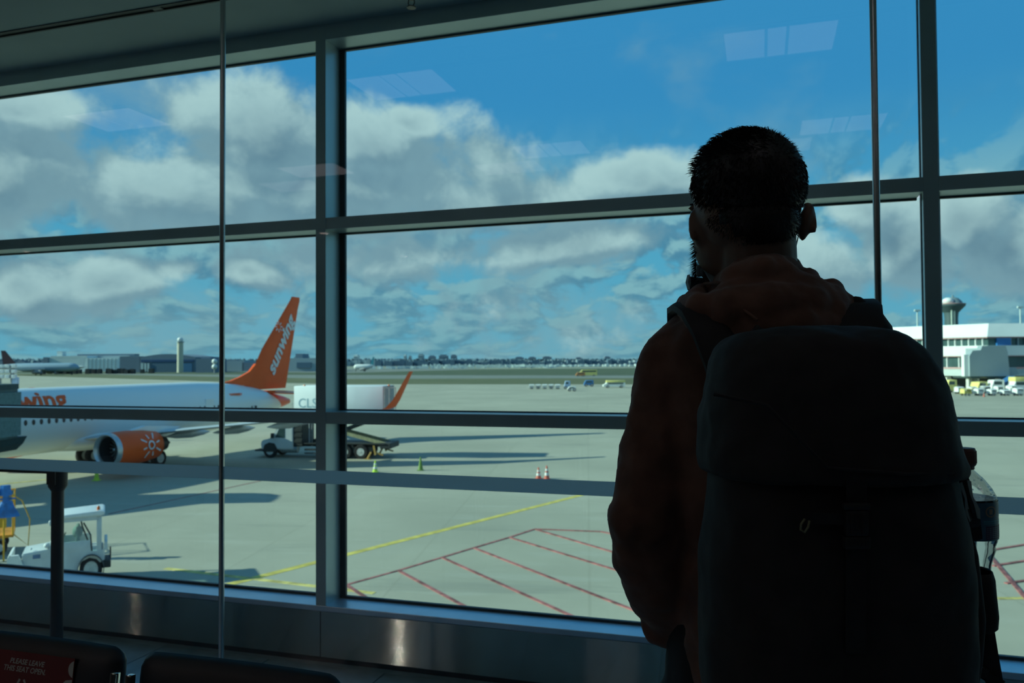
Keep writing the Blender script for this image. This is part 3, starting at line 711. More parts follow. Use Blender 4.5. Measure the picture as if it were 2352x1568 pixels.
def fy(x, z):                                  # half thickness of the fin there, plus paint
    t_ = min(max((z - 5.6) / 7.0, 0), 1); xl = 31.0 + 5.9 * t_; ch = 5.0 - 3.5 * t_; u = min(max((x - xl) / ch, .02), .98)
    return .09 * ch * 2.2 * (sqrt(u) * .297 - .126 * u - .352 * u * u + .284 * u ** 3 - .1 * u ** 4) * 2 + .035
finp(34.2, 5.75, 37.55, 10.9, 'sunwing', 1.75, 'fin_name')
b = B()
for k in range(8):
    a0 = 2 * pi * k / 8; p_ = [Vector((35.0 + .5 * r * cos(a0 + o_), 10.1 + .5 * r * sin(a0 + o_))) for r, o_ in ((.45, -.2), (1, -.1), (1, .1), (.45, .2))]
    b.faces.new([b.verts.new((p.x, -fy(p.x, p.y), p.y)) for p in p_])
obj('fin_sun', b, MATS['white_livery_print'], fin)

# ------------------------------------------------------------------ catering truck with raised box
tr = ext('catering_truck', 'white high-lift catering truck with its box raised on scissor arms beside the airliner tail', 'truck', -13.55, 58.4, APRON, radians(-8))
M_tw = mat('truck_white', (.66, .70, .70), .35, 0, .03, 1); M_tg = mat('truck_shade_grey', (.30, .32, .33), .5); M_ch = mat('chassis_dark', (.03, .035, .035), .6)
M_win = mat('vehicle_window', (.05, .09, .09), .08, 0, .02)
b = B()
prism(b, [(-4.55, .62), (-4.62, 1.05), (-4.5, 1.28), (-3.75, 1.42), (-3.35, 2.15), (-3.1, 2.36), (-2.15, 2.38), (-2.15, .62)], 'y', -1.15, 1.15); bmesh.ops.bevel(b, geom=b.edges[:], offset=.06, segments=2, affect='EDGES')
cab = obj('cab', b, M_tw, tr, 40)
for s_ in (-1, 1):
    b = B(); prism(b, [(-3.5, 1.48), (-3.2, 2.12), (-2.75, 2.14), (-2.75, 1.45)], 'y', s_ * 1.16, s_ * 1.12); obj('side_window', b, M_win, cab)
    b = B(); prism(b, [(-4.45, .45), (-4.3, .95), (-3.95, 1.12), (-3.55, 1.05), (-3.35, .7), (-3.45, .45)], 'y', s_ * 1.19, s_ * 1.0); obj('wheel_arch', b, M_ch, cab)
    b = B(); box(b, -3.72, -3.55, s_ * 1.2, s_ * 1.45, 1.45, 1.8, .02); obj('mirror', b, M_ch, cab)
b = B(); bar(b, (-3.70, 0, 1.50), (-3.42, 0, 2.12), 1.9, .03, (1, 0, .45)); obj('windscreen', b, M_win, cab)
b = B(); box(b, -5.05, -4.5, -1.15, 1.15, .48, .60, .02); box(b, -4.64, -4.55, -.6, .6, .68, 1.05); obj('bumper', b, M_ch, tr)
b = B(); box(b, -2.12, -1.45, -1.1, 1.1, .85, 2.36, .03)
for z_ in (1.1, 1.5, 1.9): box(b, -2.05, -1.5, -1.13, -1.1, z_, z_ + .22, .01)
obj('equipment_locker', b, M_ch, tr)
b = B(); box(b, -4.6, 4.9, -.45, -.30, .78, 1.02); box(b, -4.6, 4.9, .30, .45, .78, 1.02); box(b, -1.3, 4.7, -1.15, 1.15, 1.02, 1.10)
for x in (-.8, .6, 2.2, 4.2): box(b, x, x + .15, -1.1, 1.1, .85, 1.02)
box(b, -1.3, .5, -1.1, -.95, .55, .68); box(b, -1.3, .5, -1.1, -.95, .32, .40); obj('chassis', b, M_ch, tr)
b = B(); lathe(b, [(.001, -.6), (.28, -.6), (.28, .6), (.001, .6)], (-2.5, -.8, .62), 'x', 20); obj('fuel_tank', b, mat('tank_grey', (.35, .38, .38), .35, .5), tr, 40)
for x, yy in ((-3.9, 1.0), (1.75, 1.0), (2.95, 1.0)):
    for s_ in (-1, 1): wheel(tr, x, s_ * yy * (1 if s_ < 0 else 1), .5, .5, .3 if x < 0 else .55)
BX0, BX1, BZ0, BZ1 = -2.05, 4.60, 3.02, 5.18
b = B(); box(b, BX0, BX1, -1.22, 1.22, BZ0, BZ1, .05); bx = obj('box_body', b, mat('box_white', (.90, .93, .92), .4, 0, .02, 1), tr, 40)
b = B(); box(b, BX1 + .01, BX1 + .10, -1.2, 1.2, BZ0, BZ1 - .02); box(b, BX1 + .1, BX1 + .95, -1.2, 1.2, BZ0 - .1, BZ0); box(b, BX1 + .85, BX1 + .92, -1.2, -1.14, BZ0, BZ1 - .1); box(b, BX1 + .4, BX1 + .46, -1.2, -1.14, BZ0, BZ1 - .1); box(b, BX1 + .1, BX1 + .92, -1.2, -1.14, BZ1 - .15, BZ1 - .1); obj('rear_platform', b, M_tg, tr)
b = B(); box(b, BX0 - .85, BX0, -1.0, 1.0, BZ0 - .02, BZ0 + .05); box(b, BX0 - .2, BX0 - .14, -1.0, -.94, BZ0, BZ0 + 1.0); obj('front_platform', b, M_tg, tr)
b = B()
for x in (BX0 + .1, BX1 - .25): ball(b, (x + .6, -1.0, BZ1 + .04), (.09, .09, .07), 8)
obj('marker_lamp', b, mat('amber_lamp_lens', (.6, .12, .02), .3), tr)
b = text_bm('CLS', .95, 0, .004); xs = [v.co.x for v in b.verts]
for v in b.verts: v.co = Vector((BX0 + .32 + v.co.x * .92, -1.226, BZ0 + .62 + v.co.y))
obj('company_letters', b, mat('pale_blue_print', (.36, .55, .60), .5, 0, .02), bx)
b = B(); bars_ = 0
M_arm = mat('scissor_arm_paint', (.40, .38, .22), .5, 0, .1)
for y_ in (-.7, .7):
    for (p, q) in (((4.6, y_, 1.02), (-.5, y_, 2.30)), ((-.9, y_, 1.15), (4.2, y_, 3.0))):
        b = B(); bar(b, p, q, .10, .24); obj('scissor_arm', b, M_arm if p[2] < 1.1 else M_ch, tr)
    b = B(); bar(b, (-.5, y_, 2.30), (4.1, y_, 3.05), .1, .2); obj('scissor_arm', b, M_ch, tr)
b = B(); box(b, 4.3, 5.1, -1.1, 1.1, .72, 1.12, .04); obj('rear_crossbeam', b, M_ch, tr)
for s_ in (-1, 1):
    b = B(); bar(b, (3.9, s_ * 1.2, .95), (4.05, s_ * 1.3, .3), .12, .12, (1, 0, 0)); tube(b, [(3.75, s_ * 1.3, .5), (3.5, s_ * 1.35, .04)], .07, 8); bar(b, (4.1, s_ * 1.25, .45), (4.6, s_ * 1.25, .3), .08, .1); box(b, 3.3, 3.7, s_ * 1.2, s_ * 1.5, 0, .05)
    obj('outrigger', b, mat('ochre_paint', (.42, .25, .06), .5), tr)
b = B(); tube(b, [(-1.0, -.9, 1.1), (-1.0, -.9, 2.9)], .05, 8); tube(b, [(-.8, -.9, 1.1), (-.8, -.9, 2.9)], .03, 8); obj('mast_pipe', b, M_tg, tr)

# ------------------------------------------------------------------ white tow tractor, near left
tg = ext('tow_tractor', 'small white baggage tow tractor with square cab in the lower left', 'tractor', -14.3, 25.3, APRON, radians(27)); tg.scale = (.77, .84, 1)
px = .0144
M_tt = mat('tractor_white', (.62, .67, .68), .4, 0, .04, 2)
b = B(); prism(b, [(-1.25, .55), (-1.3, 1.10), (-.1, 1.20), (-.1, .5), (-.35, .32), (-.75, .32)], 'y', -.72, .72); bmesh.ops.bevel(b, geom=b.edges[:], offset=.04, segments=2, affect='EDGES'); obj('bonnet', b, M_tt, tg, 40)
b = B(); prism(b, [(-.12, .5), (-.12, .92), (.95, 1.0), (1.55, 1.0), (1.62, .7), (1.45, .62), (1.32, .74), (1.06, .80), (.78, .70), (.62, .42), (.1, .38)], 'y', -.76, .76); body = obj('rear_body', b, M_tt, tg, 40)
b = B()
for (x0, x1, z0, z1) in ((-.02, .05, .9, 2.1), (1.32, 1.5, .95, 2.08)): 
    for y_ in (-.74, .67): box(b, x0, x1, y_, y_ + .07, z0, z1, .01)
box(b, -.02, 1.45, -.74, -.70, 1.95, 2.10); box(b, -.02, 1.45, .70, .74, 1.95, 2.10); box(b, .05, 1.1, -.75, -.70, .92, 1.34, .01); box(b, .05, 1.1, .70, .75, .92, 1.34, .01); box(b, 1.46, 1.5, -.7, .7, .95, 1.5)
obj('cab_frame', b, M_tt, tg, 40)
b = B(); prism(b, [(-.22, 2.08), (-.18, 2.17), (1.5, 2.24), (1.62, 2.2), (1.6, 2.1)], 'y', -.82, .82); bmesh.ops.bevel(b, geom=b.edges[:], offset=.02, segments=2, affect='EDGES'); obj('roof', b, mat('tractor_roof', (.78, .82, .82), .4, 0, .02), tg, 40)
b = B(); bar(b, (-.35, 0, 1.16), (-.02, 0, 2.08), 1.35, .02, (1, 0, .3)); obj('windscreen', b, glass_mat('vehicle_glass', (.6, .75, .72)), tg)
b = B(); box(b, -.38, -.33, -.74, -.68, 1.14, 1.2); tube(b, [(-.35, -.70, 1.16), (-.05, -.72, 2.1)], .025, 8); tube(b, [(-.35, .70, 1.16), (-.05, .72, 2.1)], .025, 8); obj('screen_post', b, M_tt, tg)
b = B(); box(b, .2, .62, -.35, .35, 1.0, 1.18, .04); box(b, .56, .70, -.35, .35, 1.15, 1.75, .05); ball(b, (.62, -.1, 1.55), (.2, .25, .2), 12); obj('driver_seat', b, mat('seat_grey', (.32, .36, .35), .7), tg, 40)
b = B(); tube(b, [(1.0, -.5, 1.3), (.8, -.5, 1.75), (.75, -.5, 1.95)], .03, 8); tube(b, [(1.15, -.72, 1.0), (1.1, -.72, 1.5), (.85, -.74, 1.9)], .03, 8); obj('cab_pipework', b, M_ch, tg)
b = B(); lathe(b, [(.19, -.02), (.21, 0), (.19, .02)], (0, 0, 0), 'x', 20, False); bmesh.ops.transform(b, matrix=Matrix.Translation((.1, -.2, 1.4)) @ Matrix.Rotation(.5, 4, 'Y'), verts=b.verts[:]); obj('steering_wheel', b, M_ch, tg, 40)
b = B(); lathe(b, [(.06, 0), (.06, .10), (.03, .14), (.001, .145)], (1.38, -.5, 2.22), 'z', 14); obj('beacon', b, mat('amber_lamp_lens', (.6, .12, .02), .3), tg, 40)
b = B(); ball(b, (-.32, -.78, 1.98), (.07, .05, .09), 10); tube(b, [(-.3, -.76, 1.98), (-.1, -.74, 2.1)], .015, 6); obj('mirror', b, M_tt, tg, 40)
b = B(); ball(b, (-.42, -.6, 1.27), (.14, .1, .09), 12); obj('work_lamp', b, M_tt, tg, 40)
b = B(); ball(b, (-1.0, -.5, 1.20), (.05, .05, .04), 10); ball(b, (-.35, .5, 1.22), (.05, .05, .04), 10); obj('indicator_lamp', b, M_tt, tg, 40)
b = B(); prism(b, [(-1.78, .28), (-1.78, 1.02), (-1.72, 1.10), (-1.40, 1.10), (-1.28, .85), (-1.02, .50), (-.92, .28)], 'y', -.84, -.70); prism(b, [(-1.78, .28), (-1.78, 1.02), (-1.72, 1.10), (-1.66, 1.10), (-1.70, .28)], 'y', -.80, .80)
gd = obj('front_guard', b, mat('guard_white', (.80, .84, .82), .5, 0, .02), tg, 30)
b = B(); lathe(b, [(.055, -.812), (.055, -.80), (.001, -.80)], (-1.38, 0, .5), 'y', 16); obj('guard_hole', b, M_ch, gd)
b = B(); box(b, -1.15, -.35, -.74, -.3, .34, .60, .03); obj('battery_box', b, mat('deep_blue', (.02, .05, .13), .5), tg, 30)
b = B(); box(b, -.92, -.66, -.735, -.725, .93, 1.05); obj('number_plate', b, mat('dull_blue_print', (.12, .2, .34), .5), tg)
b = B(); box(b, 1.45, 1.85, -.5, .5, .38, .62, .03); box(b, 1.8, 1.86, -.05, .05, .55, .95, .01); obj('rear_hitch', b, M_ch, tg, 30)
b = B(); box(b, 1.60, 1.72, -.7, .7, .98, 1.25, .02); obj('tail_lamp_bar', b, M_tt, tg, 30)
b = B(); lathe(b, [(.47, -.3), (.49, -.1), (.49, .05), (.46, .1)], (1.12, -.62, .42), 'y', 24, False); obj('wheel_arch', b, M_ch, tg, 60)
b = B(); bar(b, (-1.75, 0, .35), (-2.6, -.1, .32), .08, .08); obj('tow_bar', b, M_alu, tg)
for x, y_ in ((1.12, -.62), (1.12, .62), (-.85, -.56), (-.85, .56)): wheel(tg, x, y_, .42 if x > 0 else .3, .42 if x > 0 else .3, .24, .62, mat('wheel_cream', (.66, .68, .64), .5))

# ------------------------------------------------------------------ yellow service platform and its blue cover
M_oy = mat('safety_yellow', (.72, .38, .02), .5, 0, .1, 3); M_yl = mat('pale_yellow', (.70, .62, .25), .5)
yp = ext('service_platform', 'yellow wheeled service platform with railings at the far left edge', 'platform', -19.3, 29.2, APRON, radians(30))
b = B(); box(b, -1.6, .95, -.8, .8, .62, .72, .01); obj('deck', b, mat('platform_orange', (.75, .30, .02), .5), yp)
for x0 in (-1.5, -.62, .18):
    b = B(); box(b, x0, x0 + .55, -.86, -.82, 1.0, 1.42, .01); obj('side_plate', b, M_oy, yp)
for x in (-1.55, -.7, .1, .5, .92):
    for y_ in (-.8, .8):
        b = B(); tube(b, [(x, y_, .7), (x, y_, 2.15)], .028, 8); obj('railing_post', b, M_oy, yp)
for z_ in (1.5, 2.14):
    b = B(); tube(b, [(-1.6, -.8, z_), (.95, -.8, z_), (.95, .8, z_), (-1.6, .8, z_)], .026, 8); obj('railing', b, M_oy if z_ > 2 else M_yl, yp)
b = B()
for x in (-.4, .2, .45): ball(b, (x, -.75, 1.62), (.16, .12, .12), 10)
obj('lamp_cluster', b, mat('lamp_cream', (.75, .75, .55), .4), yp, 60)
b = B(); tube(b, [(.95, -.7, .7), (1.4, -.7, .25), (1.45, -.7, 1.2), (1.2, -.7, 1.9), (.95, -.7, 2.1)], .02, 8); obj('hose_hoop', b, M_oy, yp, 60)
b = B(); box(b, -1.5, .6, -.6, .6, .35, .6, .03); obj('motor_box', b, M_tg, yp, 30)
b = B(); ball(b, (-.35, -.7, .82), (.3, .15, .12), 12); obj('float', b, mat('platform_orange', (.75, .3, .02)), yp, 60)
for x in (-1.2, .5):
    for s_ in (-1, 1): wheel(yp, x, s_ * .62, .26, .26, .18)
bc = ext('plastic_cover', 'bright blue plastic cover hung over the yellow platform railing', 'cover', -17.75, 28.0, APRON + 1.5, radians(30))
M_blue = mat('blue_sheet', (.015, .16, .50), .45, 0, .15, 6)
b = B()
for (x0, z0, z1, w0, w1) in ((-.02, .78, 1.14, .20, .15), (-.38, .78, 1.10, .26, .12), (.02, .02, .58, .40, .16)):
    rg = []
    for i in range(8):
        t0 = i / 7; z_ = z0 + (z1 - z0) * t0; wd = w0 + (w1 - w0) * t0
        rg.append([(x0 + wd * cos(a) + .02 * sin(5 * a + i), .10 * sin(a) * (1 + .3 * sin(3 * a)), z_) for a in [2 * pi * k / 16 for k in range(16)]])
    loft(b, rg)
tube(b, [(-.6, 0, .66), (.3, 0, .66)], .03, 8); tube(b, [(0, 0, .5), (0, 0, .85)], .10, 10); obj('sheet', b, M_blue, bc, 60)
b = B(); tube(b, [(-.05, 0, -1.5), (-.05, 0, .8)], .03, 8); tube(b, [(-.35, 0, -1.5), (-.35, 0, .9)], .03, 8); obj('hanging_rail', b, M_oy, bc)

# ------------------------------------------------------------------ passenger bridge at the left edge
jb = ext('passenger_bridge', 'dark green passenger boarding bridge cab at the left edge in front of the fuselage', 'boarding bridge', -25.4, 40.0, 0)
M_jg = mat('bridge_green', (.035, .095, .105), .5, 0, .1, 1); M_jd = mat('bridge_dark', (.02, .05, .055), .6)
def JZ(v, Y=40.0): return 1.39 - (v - 837) / F * Y
b = B(); rr = [(-4.3, 1.3), (-1.4, 1.3), (-.45, 1.1), (.25, .55), (.42, -.3), (.42, -1.5), (-3.4, -1.5)]
prism(b, rr, 'z', JZ(1005), JZ(893)); obj('cab', b, M_jg, jb)
b = B(); prism(b, [(x * 1.04 + .03, y * 1.05) for x, y in rr], 'z', JZ(893), JZ(881)); obj('roof', b, M_jd, jb)
for k in range(3):
    b = B(); x = -2.9 + k * .95; box(b, x, x + .06, -1.54, -1.5, JZ(1005), JZ(893)); obj('rib', b, M_jd, jb)
b = B(); prism(b, [(.12, -1.52), (.43, -1.35), (.45, 0), (.3, .6), (.40, .6), (.52, 0), (.5, -1.40), (.13, -1.6)], 'z', JZ(1000), JZ(900)); obj('weather_seal', b, mat('seal_grey', (.12, .2, .2), .7), jb)
b = B(); prism(b, [(-3.2, JZ(1005)), (.35, JZ(1005)), (.15, JZ(1022)), (-.2, JZ(1037)), (-3.2, JZ(1037))], 'y', -1.2, 1.2); obj('undercarriage', b, M_jd, jb)
b = B(); lathe(b, [(.11, -1.56), (.11, -1.53)], (-.5 - .0, 0, JZ(903)), 'y', 18); obj('number_disc', b, mat('disc_yellow', (.35, .42, .12), .5), jb)
b = B(); box(b, -.85, -.45, -1.54, -1.5, JZ(968), JZ(963)); obj('plate', b, mat('plate_grey', (.3, .42, .45), .5), jb)
b = B(); tube(b, [(-1.8, -.3, JZ(1037)), (-1.8, -.3, APRON + .4)], .3, 12); box(b, -2.4, -1.2, -1.0, 1.0, APRON + .25, APRON + .5); obj('support_leg', b, M_jd, jb, 40)
for s_ in (-1, 1): wheel(jb, -1.8, s_ * 1.15, APRON + .45, .45, .35)
b = B(); bar(b, (-2.4, -.4, (JZ(990) + JZ(895)) / 2), (-24.0, -20.5, (JZ(990) + JZ(895)) / 2), 2.3, JZ(895) - JZ(990)); obj('tunnel', b, M_jg, jb)
b = B(); tube(b, [(-22, -19, JZ(990)), (-22, -19, APRON)], .5, 14); obj('rotunda_column', b, M_jd, jb, 40)
# floodlight mast behind the bridge
fmst = ext('floodlight_mast', 'white floodlight mast with clustered lamps above the dark green bridge', 'light mast', -44.2, 70.5, APRON)
def MZ(v, Y): return EYE - (v - 837) / F * Y - APRON
b = B(); tube(b, [(0, 0, 0), (0, 0, MZ(838, 70))], .16, 10); tube(b, [(-1.1, 0, 0), (-1.1, 0, MZ(860, 70))], .12, 10); obj('pole', b, M_tg, fmst, 40)
for k in range(9):
    b = B(); x = -1.1 + (k % 3) * .55; z_ = MZ(868 - (k // 3) * 12, 70); box(b, x, x + .36, -.2, .1, z_, z_ + .3, .04); obj('lamp', b, mat('lamp_white', (.7, .76, .78), .4), fmst)
b = B(); box(b, .02, .5, -.15, .2, MZ(882, 70), MZ(866, 70), .05); obj('control_box', b, mat('pale_blue_box', (.42, .55, .75), .4), fmst)
b = B(); box(b, .0, .35, -.15, .2, MZ(887, 70), MZ(882.5, 70), .03); obj('warning_lamp', b, mat('warning_red', (.7, .12, .1), .4), fmst)

# ------------------------------------------------------------------ cones and small apron traffic
def cone(u, v, lab, col, h=.75, stripe=None, grp=None):
    p = on_ground(u, v); t = ext('traffic_cone', lab, 'cone', p.x, p.y, APRON, 0, grp)
    b = B(); box(b, -.2, .2, -.2, .2, 0, .04, .01); obj('base', b, col, t, 30)
    b = B(); lathe(b, [(.16, .035), (.035, h), (.02, h + .01), (.001, h + .01)], (0, 0, 0), 'z', 18); obj('cone_body', b, col, t, 40)
    if stripe:
        for z0, z1 in ((h * .28, h * .5), (h * .62, h * .78)):
            r0, r1 = .16 - .125 * z0 / h + .008, .16 - .125 * z1 / h + .008; b = B(); lathe(b, [(r0, z0), (r1, z1)], (0, 0, 0), 'z', 18, False); obj('band', b, stripe, t, 40)
    return t
M_cl = mat('lime_cone', (.50, .72, .05), .5); M_cg = mat('green_cone', (.14, .26, .04), .5); M_cr = mat('red_cone', (.55, .12, .08), .5); M_cw = mat('white_band', (.66, .66, .66), .5)
cone(862, 1084, 'bright lime traffic cone with pale band behind the truck', M_cl, .72, M_cw, 'apron cones'); cone(222, 1103, 'lime green cone in the shadow below the engine', M_cl, .72, None, 'apron cones')
cone(966, 1080, 'dark green cone standing right of the truck', M_cg, .85, None, 'apron cones')
cone(1237, 1099, 'left of two red and white cones on open apron', M_cr, .66, M_cw, 'apron cones'); cone(1256, 1100, 'right taller of two red and white cones on open apron', M_cr, .78, M_cw, 'apron cones')
def van(u, v, lab, cat, L, W, H, mcol, mtop=None, rz=0.0, name='van', cabf=.28):
    p = on_ground(u, v); t = ext(name, lab, cat, p.x, p.y, APRON, rz)
    b = B(); prism(b, [(-L / 2, .3), (-L / 2, H * .55), (-L / 2 + L * .1, H * .6), (-L / 2 + L * .18, H * .97), (L / 2 - .05, H), (L / 2, .3)], 'y', -W / 2, W / 2); bmesh.ops.bevel(b, geom=b.edges[:], offset=.05, segments=1, affect='EDGES'); obj('body', b, mcol, t, 40)
    b = B(); box(b, -L / 2 + L * .2, L / 2 - .5, -W / 2 - .01, W / 2 + .01, H * .62, H * .86); obj('window_band', b, M_win, t)
    if mtop: b = B(); box(b, -L / 2 + L * .15, L / 2, -W / 2 - .03, W / 2 + .03, H * .9, H * 1.25, .05); obj('load', b, mtop, t, 30)
    for x in (-L * .3, L * .32):
        for s_ in (-1, 1): wheel(t, x, s_ * (W / 2 - .08), .36, .36, .22)
    return t
def cart(u, v, lab, L, H, mb, ml, cat='cart', name='baggage_cart', load=True, rz=0.0, grp='baggage carts'):
    p = on_ground(u, v); t = ext(name, lab, cat, p.x, p.y, APRON, rz, grp)
    b = B(); box(b, -L / 2, L / 2, -.75, .75, .42, .55, .01); bar(b, (-L / 2, 0, .45), (-L / 2 - .7, 0, .35), .08, .06); obj('chassis', b, mb, t)
    for x in (-L / 2 + .05, L / 2 - .05):
        b = B(); box(b, x - .04, x + .04, -.75, .75, .55, H); obj('end_frame', b, mb, t)
    b = B(); prism(b, [(-.82, H), (0, H + .18), (.82, H)], 'x', -L / 2 - .05, L / 2 + .05); obj('canopy', b, ml, t)
    if load: b = B(); box(b, -L / 2 + .15, L / 2 - .2, -.6, .6, .56, H * .75, .06); obj('load', b, ml, t, 30)
    for x in (-L / 2 + .35, L / 2 - .35):
        for s_ in (-1, 1): wheel(t, x, s_ * .6, .22, .22, .14)
    return t
M_vw = mat('vehicle_white', (.78, .80, .78), .4, 0, .03); M_vb = mat('vehicle_blue', (.05, .18, .42), .4); M_vy = mat('vehicle_yellow', (.75, .66, .22), .4)
van(1350, 863, 'yellow box truck on the far taxiway', 'truck', 8.5, 2.4, 2.9, M_vy, None, 0, 'box_truck'); van(1333, 864, 'small orange vehicle beside the far yellow truck', 'car', 4.2, 1.9, 1.8, mat('vehicle_orange', (.6, .25, .08), .4), None, 0, 'service_car')
van(1352, 887, 'blue tanker truck between the small carts and yellow loader', 'truck', 2.6, 1.8, 1.7, M_vb, None, 0, 'tank_truck')
van(1303, 893, 'blue and white tug standing up behind the white van', 'tractor', 1.5, 1.3, 2.0, mat('vehicle_pale_blue', (.35, .48, .68), .4), None, 0, 'airport_tug'); van(1313, 898, 'white van rearmost of the small cart train', 'van', 1.9, 1.5, 1.1, M_vw, None, 0, 'van')
for u_, wd in ((1221, 'leftmost'), (1236, 'second from left'), (1251, 'third from left'), (1266, 'fourth from left'), (1281, 'nearest the tug')): cart(u_, 893, 'tiny white baggage cart in a train on far apron, ' + wd, 1.1, 1.0, M_vw if u_ % 2 else M_tg, M_vw)
lv = van(1410, 890, 'long white loader with yellow top right of the blue tanker', 'truck', 5.6, 2.2, 1.5, M_vw, M_vy, 0, 'belt_loader')

# ------------------------------------------------------------------ terminal pier at the right
ter = ext('terminal_building', 'long white terminal building with glazed bands at the right edge', 'building', 0, 0, 0)
M_tb = mat('terminal_white', (.76, .80, .78), .6, 0, .02, .2); M_tgy = mat('terminal_grey', (.30, .37, .40), .6, 0, .03, .2)
M_tgl = mat('terminal_glass', (.05, .10, .10), .15, 0, .1, .3); M_trd = mat('terminal_pink_band', (.55, .33, .32), .6)
cX, cY = .598 * 172, 172.0                        # near corner
dX, dY = -.575, .818                              # direction of the sunlit face, going away
def tz(v, Y=172.0): return EYE - (v - 821.5) / F * Y
def Tp(s_, o_): return (cX + dX * s_ - dY * o_ * -1 * -1, cY + dY * s_ + dX * o_ * 1)   # s along the lit face, o outwards (to the left)
def tband(name, v0, v1, off, m, L=44.0, inset=0.0, parent=ter, s0=0.0, vin=None):
    """a storey: from the lit face round the corner along the shaded face"""
    z0, z1 = tz(v1), tz(v0)
    top = inset
    def outline(o_): return [Tp(L, o_), Tp(-o_ * .3 + s0, o_), (cX + 70, cY + 2.5 - o_ * .8), (cX + 70, cY + 40)]
    A_, B_ = outline(off), outline(off - top)
    b = B(); lo = [b.verts.new((x, y, z0)) for x, y in A_]; hi = [b.verts.new((x, y, z1)) for x, y in B_]
    n = len(lo); b.faces.new(lo[::-1]); b.faces.new(hi)
    for i in range(n): b.faces.new((lo[i], lo[(i + 1) % n], hi[(i + 1) % n], hi[i]))
    return obj(name, b, m, parent)
tband('roof_fascia', 741, 772, 1.2, M_tb, inset=2.2)
tband('red_line', 772, 774.5, 1.0, M_trd)
tband('upper_glazing', 774.5, 792, .2, M_tgl)
tband('middle_fascia', 792, 815, 1.0, M_tb)
tband('red_line', 815, 817, .9, M_trd)
tband('lower_glazing', 817, 842, .2, M_tgl)
tband('red_line', 842, 846, .8, M_trd)
tband('base_band', 846, 862, .7, mat('terminal_base', (.5, .56, .55), .6))
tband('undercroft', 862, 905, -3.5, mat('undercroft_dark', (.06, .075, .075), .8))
b = None
for k in range(26):
    x, y = Tp(1.0 + k * 1.45, .28); b = B(); box(b, -.12, .12, -.12, .12, tz(792), tz(774.5)); o = obj('window_mullion', b, M_tb, ter); o.location = (x, y, 0)
for k in range(14):
    x, y = Tp(6.0 + k * 2.6, .28); b = B(); box(b, -.14, .14, -.14, .14, tz(842), tz(817)); o = obj('window_mullion', b, M_tb, ter); o.location = (x, y, 0)
for k in range(9):
    x, y = Tp(3.0 + k * 6, -.6); b = B(); box(b, -.5, .5, -.5, .5, APRON, tz(862)); o = obj('column', b, mat('concrete_column', (.6, .62, .55), .7), ter); o.location = (x, y, 0)
b = B(); box(b, cX + 1.6, cX + 4.6, cY - .5, cY + .3, tz(792), tz(774)); obj('blue_panel', b, mat('blue_panel', (.03, .19, .50), .5), ter)
for k in range(16):
    b = B(); x = cX + 4.6 + k * 1.6; box(b, x, x + .2, cY - .35, cY + .2, tz(792), tz(775)); obj('window_mullion', b, M_tgy, ter)
# gate house block in front, with chamfered shoulders
gh = ext('gate_house', 'grey chamfered gate block projecting from the white terminal', 'building', 0, 0, 0)
def gx(u, Y): return (u - CX) / F * Y
Yg = 163.0; zg = lambda v: EYE - (v - 821) / F * Yg
b = B(); prism(b, [(gx(2226, Yg), zg(862)), (gx(2226, Yg), zg(815)), (gx(2234, Yg), zg(803)), (gx(2252, Yg), zg(802)), (gx(2256, Yg), zg(792)), (gx(2310, Yg), zg(792)), (gx(2314, Yg), zg(806)), (gx(2318, Yg), zg(862))], 'y', Yg, Yg + 1.6); box(b, gx(2262, Yg), gx(2308, Yg), Yg + 1.6, Yg + 7, zg(860), zg(797)); obj('block', b, M_tgy, gh)
b = B(); box(b, gx(2216, Yg), gx(2226, Yg), Yg + .4, Yg + 1.4, zg(862), zg(812)); obj('side_panel', b, M_tb, gh)
b = B(); prism(b, [(gx(2314, Yg), zg(862)), (gx(2314, Yg), zg(842)), (gx(2334, Yg), zg(842)), (gx(2340, Yg), zg(858))], 'y', Yg + .2, Yg + 6); obj('ramp', b, M_tgy, gh)
b = B(); prism(b, [(gx(2228, Yg), zg(862)), (gx(2318, Yg), zg(862)), (gx(2312, Yg), zg(867)), (gx(2232, Yg), zg(867))], 'y', Yg + .3, Yg + 7); obj('soffit', b, M_tgl, gh)
for u_ in (2236, 2250, 2304):
    b = B(); box(b, gx(u_, Yg), gx(u_ + 7, Yg), Yg + 2, Yg + 3, APRON, zg(867)); obj('support', b, mat('concrete_column', (.6, .62, .55), .7), gh)
b = B(); bar(b, (gx(2318, Yg), Yg - .6, zg(866)), (gx(2285, Yg), Yg - 2, zg(880)), 1.5, .8); obj('blue_stair', b, M_vb, gh)
# control towers and light masts
tw = ext('control_tower', 'dark flared control tower with white dome behind the terminal', 'tower', gx(2186, 260), 260, APRON)
k_ = 260 / F; tzz = lambda v: (821.5 - v) * k_ + EYE - APRON
b = B(); lathe(b, [(2.0, 0), (2.0, tzz(728)), (2.2, tzz(716)), (4.2, tzz(701)), (4.3, tzz(697))], (0, 0, 0), 'z', 20); obj('shaft', b, mat('tower_dark', (.06, .10, .11), .5), tw, 30)
b = B(); lathe(b, [(4.4, tzz(697)), (4.4, tzz(695.5))], (0, 0, 0), 'z', 20); obj('ledge', b, M_trd, tw, 30)
b = B(); lathe(b, [(3.0, tzz(695.5)), (2.6, tzz(690)), (1.6, tzz(683)), (.4, tzz(680)), (.1, tzz(675))], (.6, 0, 0), 'z', 20); obj('cab', b, mat('tower_cab', (.16, .22, .25), .7), tw, 30)
b = B(); ball(b, (-1.6, -1.2, tzz(690)), (1.7, 1.7, 1.15), 16); obj('radar_dome', b, M_vw, tw, 60)
